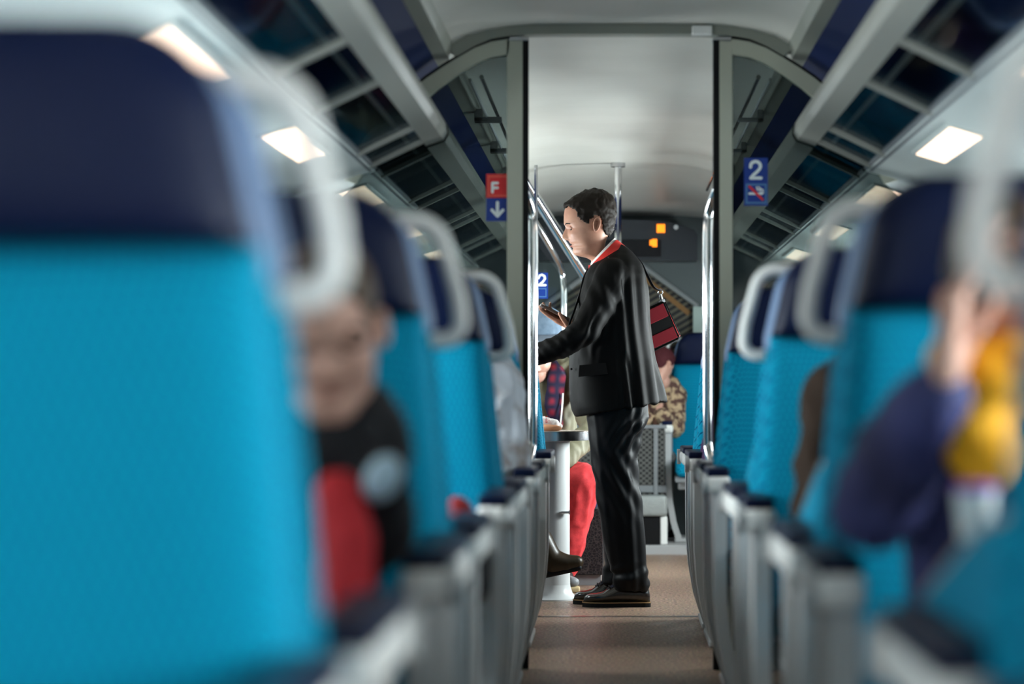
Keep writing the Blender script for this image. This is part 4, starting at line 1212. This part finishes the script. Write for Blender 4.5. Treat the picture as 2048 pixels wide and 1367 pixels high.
# ---------------------------------------------------------------- seated passengers
def seated(label, H, hipc, shc, arms, legs, top, bottom, skinm=SKIN2, hairm=HAIRB, yaw=-PI / 2, pitch=.15, roll=0, hscale=.86, sw=.19, tr_=.135, vox=.011,
           shoes=BLACK, amp=.009, hands=None, hat=None, seed=1.0, name='person', torso_flat=.72):
    """H head centre, hipc / shc pelvis and shoulder centre, arms / legs joint chains"""
    base = Vector((hipc[0], hipc[1], 0))
    t = thing(name, label, 'person', base)
    hg = head_geo(H, yaw=yaw, pitch=pitch, roll=roll, scale=hscale, na=112)
    sk = add_face(t, hg, hairm, skinm, nametag=str(seed))
    hipc, shc = Vector(hipc), Vector(shc)
    acr = Vector((math.sin(yaw), -math.cos(yaw), 0))      # across the shoulders
    fw = Vector((math.cos(yaw), math.sin(yaw), 0))
    bits = [capsule(shc - acr * sw * .5, .07, shc + acr * sw * .5, .07), capsule(shc - Vector((0, 0, .08)), .10, hipc, .10, flat=1.3, flat_axis=acr), capsule(shc, .05, Vector(H) - Vector((0, 0, .10)), .045)]
    for ch in arms: bits.append(chain(ch, [.045, .036, .023][:len(ch)] if len(ch) == 3 else [.04] * len(ch)))
    for ch in legs: bits.append(chain(ch, [.07, .05, .034]))
    if hands:
        for h in hands: bits.append(h)
    bd = fuse(join(*bits), .006, 2)
    obj('body', join(sk, bd), skinm, t, smooth=True, world=True)
    c = [capsule(shc - acr * sw * .55, .092, shc + acr * sw * .55, .092), capsule(shc - Vector((0, 0, .06)), tr_, hipc + Vector((0, 0, .04)), tr_ * 1.05, flat=1.35, flat_axis=acr),
         capsule(shc + Vector((0, 0, .02)), .075, shc + Vector((0, 0, .075)) + fw * .01, .062)]
    for ch in arms:
        e = Vector(ch[-1]); q = Vector(ch[-2]); e2 = q + (e - q) * .90
        c.append(chain(list(ch[:-1]) + [e2], [.070, .056, .044]))
    tp = obj('jacket', wrinkle(fuse(join(*c), vox, 3), cloth_folds(amp, 16, 16, 7, seed)), top, t, smooth=True, world=True)
    b = [capsule(hipc - acr * .07, .125, hipc + acr * .07, .125)]
    for ch in legs: b.append(chain(ch, [.095, .078, .058]))
    obj('trousers', wrinkle(fuse(join(*b), vox, 3), cloth_folds(amp * .7, 14, 14, 10, seed + 3)), bottom, t, smooth=True, world=True)
    for ch in legs:
        an = Vector(ch[-1]); dirf = fw if len(ch) < 4 else fw
        obj('shoe', fuse(join(capsule(an + Vector((0, 0, -.045)), .036, an + dirf * .13 + Vector((0, 0, -.055)), .03, flat=.8), capsule(an, .042, an - Vector((0, 0, .04)), .04)), .008, 2), shoes, t, smooth=True, world=True)
    return t, tp

def std_legs(x, y, yk, spread=.09, z=.5, ya=None, xk=None):
    """thighs towards the camera"""
    xk = x if xk is None else xk
    ya = yk if ya is None else ya
    return [[(x + s * spread, y, z), (xk + s * spread * 1.1, yk, z + .03), (xk + s * spread, ya, .09)] for s in (-1, 1)]

# person in the hat, red trousers
YB = 11.55
hx = P(1072, 0, 11.45).x
kn = P(1168, 962, 11.0); an = P(1132, 1140, 11.05)
arms = [[(hx + .19, YB - .03, .99), (P(1180, 830, 11.25).x + .01, 11.30, .74), tuple(P(1122, 930, 11.02))], [(hx - .19, YB - .03, .99), (hx - .26, 11.35, .75), (hx - .10, 11.08, .66)]]
legs = [[(hx + .09, YB + .02, .50), tuple(kn), tuple(an + Vector((0, 0, .02)))], [(hx - .10, YB + .02, .50), (hx - .10, 11.0, .55), (hx - .10, 10.95, .09)]]
wr = Vector(arms[0][-1])
t, tp = seated('seated person in grey-blue felt hat, plaid jacket and red trousers behind the table', P(1075, 705, 11.42), (hx, YB + .05, .52), (hx, YB, .99), arms, legs, OLIVE, REDJ,
               pitch=.35, vox=.009, amp=.012, seed=2.0, hands=[hand(wr, (-.6, -.5, -.25), (-.2, .1, -1), 1.0, (.5, .6, .7, .7), .5, 1)])
obj('plaid_collar', wrinkle(fuse(join(*[chain([(hx + s * .07, YB - .03, 1.045), (hx + s * .10, YB - .125, .98), (hx + s * .085, YB - .165, .84), (hx + s * .10, YB - .15, .76)], [.03, .045, .042, .03]) for s in (-1, 1)]), .008, 2), cloth_folds(.005, 20, 20, 20, 3)), PLAID, t, smooth=True, world=True)
obj('zip_cord', tube(smooth_path([(hx + .13, YB - .195, .90), (hx + .125, YB - .215, .82), (hx + .115, YB - .21, .72)], 6), .004, 8), WHITE, t, smooth=True, world=True)
obj('cuff', chain([wr + (Vector(arms[0][1]) - wr) * .10, wr + (Vector(arms[0][1]) - wr) * .26], [.036, .043]), mat('olive_rib', (.07, .07, .04), rough=.9, bump=(90, .6, .004)), t, smooth=True, world=True)
hc = P(1072, 655, 11.42)
def hatgeo(c, tilt=0.0):
    prof = [(.150, -.055), (.152, -.048), (.150, -.020), (.128, -.012), (.124, .0), (.118, .05), (.104, .082), (.07, .100), (.03, .096), (.004, .092)]
    R = [[(r * 1.0 * math.cos(2 * PI * i / 40), r * 1.18 * math.sin(2 * PI * i / 40), z) for i in range(40)] for r, z in prof]
    return R
M4 = Matrix.Translation(hc) @ Euler((.16, 0.06, 0)).to_matrix().to_4x4()
th_ = thing('felt_hat', 'grey-blue felt hat with turned brim on the seated person behind the table', 'hat', hc)
R = hatgeo(hc)
obj('crown', tf(wrinkle(loft(R[3:]), lambda p: .004 * nz(p, 12, 12, 12, 5)), M4), HATM, th_, smooth=True, world=True)
obj('brim', tf(loft(R[:4], cap=False), M4), HATB, th_, smooth=True, world=True)

# person in boots, one leg crossed, hidden behind the left pole
x2 = -.62
lg = [[(x2 + .08, 9.62, .50), (x2 + .20, 10.02, .58), tuple(P(1076, 1085, 10.02))], [(x2 - .09, 9.62, .50), (x2 - .09, 10.02, .52), (x2 - .09, 10.05, .10)]]
ar = [[(x2 + .19, 9.55, 1.0), (x2 + .24, 9.72, .78), (x2 + .12, 9.95, .72)], [(x2 - .19, 9.55, 1.0), (x2 - .24, 9.72, .78), (x2 - .12, 9.95, .72)]]
t, tp = seated('person facing away behind the left partition seat, jeans and crossed leg', (x2, 9.56, 1.10), (x2, 9.52, .52), (x2, 9.50, .97), ar, lg, mat('navy_jumper', (.02, .03, .07), rough=.8), mat('blue_jeans', (.03, .07, .18), rough=.8),
               yaw=PI / 2, pitch=.3, seed=4.0, hscale=.8, shoes=mat('boot_leather', (.035, .022, .010), rough=.28, coat=.3))
a0 = P(1100, 1116, 10.02); b0 = P(1158, 1127, 10.02)
bt = fuse(join(capsule(P(1080, 1078, 10.02), .052, P(1098, 1112, 10.02), .050), capsule(P(1106, 1126, 10.02), .046, P(1153, 1124, 10.02), .030), capsule(P(1096, 1116, 10.02), .050, P(1132, 1126, 10.02), .038)), .006, 4)
bo = obj('boot', bt, mat('boot_brown', (.030, .018, .007), rough=.4, coat=.05), t, smooth=True, world=True)
obj('sole', join(*[capsule(P(1090, 1147, 10.02 + s * .012), .018, P(1158, 1135, 10.02 + s * .012), .012) for s in (-1, 0, 1)]), BLACK, bo, smooth=True, world=True)
bt2 = thing('shoe', 'worn grey shoe with pale sole on the floor behind the table column', 'shoe', (P(1145, 0, 10.95).x, 10.95, 0))
sx0 = P(1160, 0, 10.95).x
obj('upper', fuse(capsule((sx0 - .10, 10.97, .062), .036, (sx0 - .03, 10.93, .048), .028, flat=.8), .006, 2), GREYD, bt2, smooth=True, world=True)
obj('sole', box(sx0 - .15, sx0 + .0, 10.90, 10.99, 0, .026, .008), mat('pale_sole', (.45, .34, .18), rough=.6), bt2, smooth=True, world=True)

# silver sleeved passenger in the left row before the partition
SILV = mat('silver_quilt', (.42, .45, .50), rough=.5, var=(9, (.22, .19, .18), .45, .6))
x4 = -.50
seated('passenger in silver grey jacket seated by the left partition post, sleeve in the aisle', (x4 - .05, 6.95, 1.06), (x4, 7.02, .50), (x4, 7.02, .94),
       [[(x4 + .165, 7.00, .93), (x4 + .200, 6.90, .70), (x4 + .05, 6.62, .64)], [(x4 - .17, 7.00, .93), (x4 - .22, 6.88, .70), (x4 - .08, 6.62, .64)]],
       std_legs(x4, 6.98, 6.55), SILV, mat('dark_denim', (.03, .035, .05), rough=.8), seed=6.0, hscale=.8, amp=.016)

# red and black passenger behind the nearest left seat
x5 = -.50
BLK = mat('black_wool', (.016, .015, .018), rough=.8)
t, tp = seated('passenger in black vest and red shirt leaning forward between the first left seats', P(655, 655, 3.05), (x5 + .0, 3.36, .50), (x5 + .06, 3.10, .83),
       [[(x5 + .14, 3.10, .79), tuple(P(740, 1075, 3.14)), tuple(P(762, 960, 3.02))], [(x5 - .14, 3.10, .82), (x5 - .22, 3.02, .66), (x5 - .05, 2.92, .64)]],
       std_legs(x5, 3.40, 2.88), BLK, mat('charcoal_trousers', (.02, .02, .03), rough=.8), seed=8.0, hscale=.74, pitch=.2, roll=.12, sw=.16, tr_=.11,
       hands=[hand((x5 - .05, 2.92, .64), (.6, -.6, 0), (0, 0, -1), .9, (.5, .6, .7, .8), .5, 1)])
obj('cuff', ellipsoid(P(765, 955, 2.97), (.022, .02, .03), (0, .5, 0)), mat('pale_blue_cuff', (.45, .60, .70), rough=.6), t, smooth=True, world=True)
obj('red_shirt', wrinkle(fuse(chain([P(676, 985, 2.98), P(696, 1080, 2.96), P(690, 1180, 2.95), P(668, 1255, 2.94)], [.030, .035, .033, .026]), .008, 3), cloth_folds(.006)), mat('red_shirt', (.62, .03, .04), rough=.7), t, smooth=True, world=True)
obj('spectacles', join(*[tube([P(672 + s * 36 + 24 * math.cos(a), 668 + 18 * math.sin(a) + s * 6, 2.985) for a in np.linspace(0, 2 * PI, 20)[:-1]], .003, 6, closed=True) for s in (-1, 1)]), BLACK, t, smooth=True, world=True)

# red item on the seat behind
rc = P(920, 1035, 4.75)
rb = obj('red_pouch', wrinkle(fuse(capsule(P(918, 1020, 4.75), .028, P(925, 1065, 4.75), .035), .006, 3), cloth_folds(.004)), mat('dark_red_fabric', (.34, .02, .02), rough=.7), smooth=True)
tag(rb, 'small dark red pouch by the armrest of the second left seat', 'pouch')
bl = obj('dark_satchel', box(P(895, 0, 4.8).x, P(975, 0, 4.8).x, 4.72, 4.95, .475, .66, .03), BLK, smooth=True)
tag(bl, 'black satchel standing under the red pouch on the left seat', 'bag')
# passenger at the right, hand to cheek, yellow scarf
BLUS = mat('blue_jacket', (.060, .066, .19), rough=.7, var=(7, (.03, .03, .08), .4, .65))
x6 = .55
YS = 2.98
wr6 = P(1886, 768, 2.80); el6 = P(1752, 1010, 2.95)
t, tp = seated('passenger in blue jacket on the right, resting a cheek on the raised hand', P(2022, 600, 2.97), (x6, 3.12, .50), (x6, 3.03, .86),
       [[(x6 - .165, 3.03, .84), tuple(el6), tuple(wr6)], [(x6 + .16, 3.03, .84), (x6 + .22, 2.85, .66), (x6 + .02, 2.62, .64)]],
       std_legs(x6, 3.12, 2.62), BLUS, mat('dark_trousers', (.02, .018, .02), rough=.8), yaw=-PI / 2 + .25, pitch=.25, roll=.05, seed=10.0, hscale=.86,
       hands=[hand(wr6, (.16, -.02, 1), (1, -.25, 0), 1.12, (.25, .3, .5, .6), .6, 1)])
YEL = mat('yellow_scarf', (.90, .42, .010), rough=.75)
obj('scarf', wrinkle(fuse(join(chain([P(1930, 735, 2.90), P(1985, 760, 2.86), P(2050, 745, 2.9)], [.045, .05, .045]), chain([P(1950, 770, 2.86), P(1945, 860, 2.84), P(1975, 940, 2.84)], [.04, .042, .03]),
      chain([P(1985, 770, 2.86), P(1915, 850, 2.86), P(1950, 925, 2.84)], [.03, .028, .02])), .008, 3), cloth_folds(.012, 22, 22, 10, 3)), YEL, t, smooth=True, world=True)
obj('cuff_button', ellipsoid(P(1866, 853, 2.86), (.012, .006, .016)), SIGNW, t, smooth=True, world=True)
obj('spectacles', join(*[tube([P(1990 + s * 40 + 26 * math.cos(a), 592 + 20 * math.sin(a), 2.83) for a in np.linspace(0, 2 * PI, 20)[:-1]], .003, 6, closed=True) for s in (-1, 1)]), BLACK, t, smooth=True, world=True)
cu = thing('drinking_cup', 'white paper cup held low by the yellow scarf passenger', 'cup', P(1950, 1080, 2.78))
cc = P(1950, 1080, 2.75)
obj('cup', lathe([(.018, cc.z), (.024, cc.z + .055), (.025, cc.z + .057)], (cc.x, cc.y), 24), SIGNW, cu, smooth='auto', world=True)
obj('lid', lathe([(.0255, cc.z + .056), (.0255, cc.z + .062), (.02, cc.z + .066)], (cc.x, cc.y), 24), mat('violet_lid', (.25, .05, .4), rough=.4), cu, smooth='auto', world=True)

# brown coated passenger further right
x7 = .62
FURB = mat('brown_suede', (.030, .015, .008), rough=.85, bump=(60, .5, .006))
seated('passenger in brown suede coat seated behind the blue jacket passenger', (x7, 4.72, 1.03), (x7, 4.82, .50), (x7, 4.80, .92),
       [[(x7 - .175, 4.78, .89), (x7 - .215, 4.72, .68), (x7 - .05, 4.45, .64)], [(x7 + .17, 4.78, .89), (x7 + .22, 4.66, .68), (x7 + .06, 4.45, .64)]],
       std_legs(x7, 4.80, 4.35), FURB, BLK, seed=12.0, hscale=.82, amp=.014)
# purple sleeve beyond the partition
x8 = .60
seated('passenger in purple pullover on the right seat beyond the partition', (x8, 8.72, 1.04), (x8, 8.80, .50), (x8, 8.78, .92),
       [[(x8 - .17, 8.74, .88), tuple(P(1432, 905, 8.68)), tuple(P(1431, 935, 8.42))], [(x8 + .17, 8.74, .88), (x8 + .22, 8.62, .68), (x8 + .05, 8.42, .64)]],
       std_legs(x8, 8.78, 8.32), mat('purple_wool', (.06, .02, .08), rough=.85), BLK, seed=14.0, hscale=.82, hands=[hand(P(1432, 940, 8.40), (0, -.2, -1), (1, 0, 0), .9, (.6, .7, .7, .8), .5, 1)])
# patterned passenger at the far end
FLOR = mat('beige_floral', (.50, .36, .22), rough=.8, var=(30, (.10, .05, .04), .45, .55))
x9 = P(1315, 0, 14.0).x
seated('far passenger in beige flowered jacket behind the mesh screen near the last seat', (x9 + .03, 14.02, 1.07), (x9 - .04, 14.24, .52), (x9 - .01, 14.16, .92),
       [[(x9 - .14, 14.12, .89), (x9 - .18, 14.02, .70), (x9 - .06, 13.90, .76)], [(x9 + .10, 14.12, .89), (x9 + .10, 14.0, .70), (x9 + .02, 13.90, .78)]],
       [[(x9 - .04 + s * .07, 14.20, .50), (x9 - .04 + s * .06, 13.92, .50), (x9 - .04 + s * .06, 13.93, .14)] for s in (-1, 1)], FLOR, mat('grey_wool', (.10, .10, .10), rough=.8), seed=16.0, hscale=.68, sw=.14, tr_=.10, yaw=.9, pitch=.3, hairm=mat('wine_knit', (.07, .012, .016), rough=.8))  # hair shell stands in for a wine knitted beanie

# ---------------------------------------------------------------- luggage on the racks
def on_rack(sx, xc, y, dz=0): return (X(xc, sx), y, 1.712 - (xc - .638) * .48 + dz)
def rackbag(name, sx, y, L, h, m, label, cat, xc=.72, w=.15, group=None, strapc=None):
    c = on_rack(sx, xc, y)
    t = thing(name, label, cat, c, 0, group)
    vf = box(-w / 2, w / 2, -L / 2, L / 2, .012, h, min(h, w) * .28, 4)
    vf = ([(a[0], a[1], a[2] - sx * a[0] * .48) for a in vf[0]], vf[1])
    vf = wrinkle(vf, lambda p: .008 * nz(p, 9, 9, 9, y))
    obj('body', vf, m, t, smooth=True)
    if strapc is not None:
        obj('handle', tube([(.01 * 0, -L * .2 + L * .4 * u, h * .9 + .05 * math.sin(PI * u)) for u in np.linspace(0, 1, 12)], .008, 8), strapc, t, smooth=True)
    return t
rackbag('duffel_bag', -1, 5.17, .48, .12, mat('orange_nylon', (.85, .16, .04), rough=.5), 'orange red duffel bag on the left rack at the top of the picture', 'bag', xc=.70, strapc=BLACK)
rackbag('folded_coat', -1, 6.85, .55, .07, mat('dark_navy_cloth', (.02, .025, .05), rough=.8), 'folded dark coat on the left rack before the partition', 'coat')
rackbag('travel_bag', -1, 8.6, .5, .12, BLK, 'black travel bag on the left rack just beyond the partition', 'bag', strapc=WHITE)
rackbag('holdall', 1, 4.75, .6, .12, mat('slate_blue_nylon', (.05, .09, .22), rough=.5), 'slate blue holdall on the right rack at the top of the picture', 'bag', strapc=BLACK)
rackbag('clear_plastic_bag', 1, 6.85, .42, .07, mat('glossy_lilac_film', (.30, .30, .42), rough=.15), 'shiny lilac plastic bag on the right rack before the partition', 'bag', xc=.73)
rackbag('rucksack', 1, 8.65, .55, .12, mat('petrol_canvas', (.01, .12, .19), rough=.7), 'petrol blue rucksack on the right rack beyond the partition', 'bag', strapc=BLACK)
rackbag('garment_cover', 1, 10.1, .55, .08, mat('grey_silk', (.25, .28, .32), rough=.3), 'pale grey garment cover on the far right rack', 'garment cover')
c = on_rack(1, .655, 6.55, .02)
t = thing('water_bottle', 'white capped bottle lying on the right luggage rack', 'bottle', c)
obj('flask', tube([(0, .02, .028), (0, .20, .028)], .026, 20), mat('smoky_bottle', (.05, .06, .07), rough=.2), t, smooth='auto')
obj('cap', tube([(0, -.02, .028), (0, .02, .028)], .022, 20), SIGNW, t, smooth='auto')
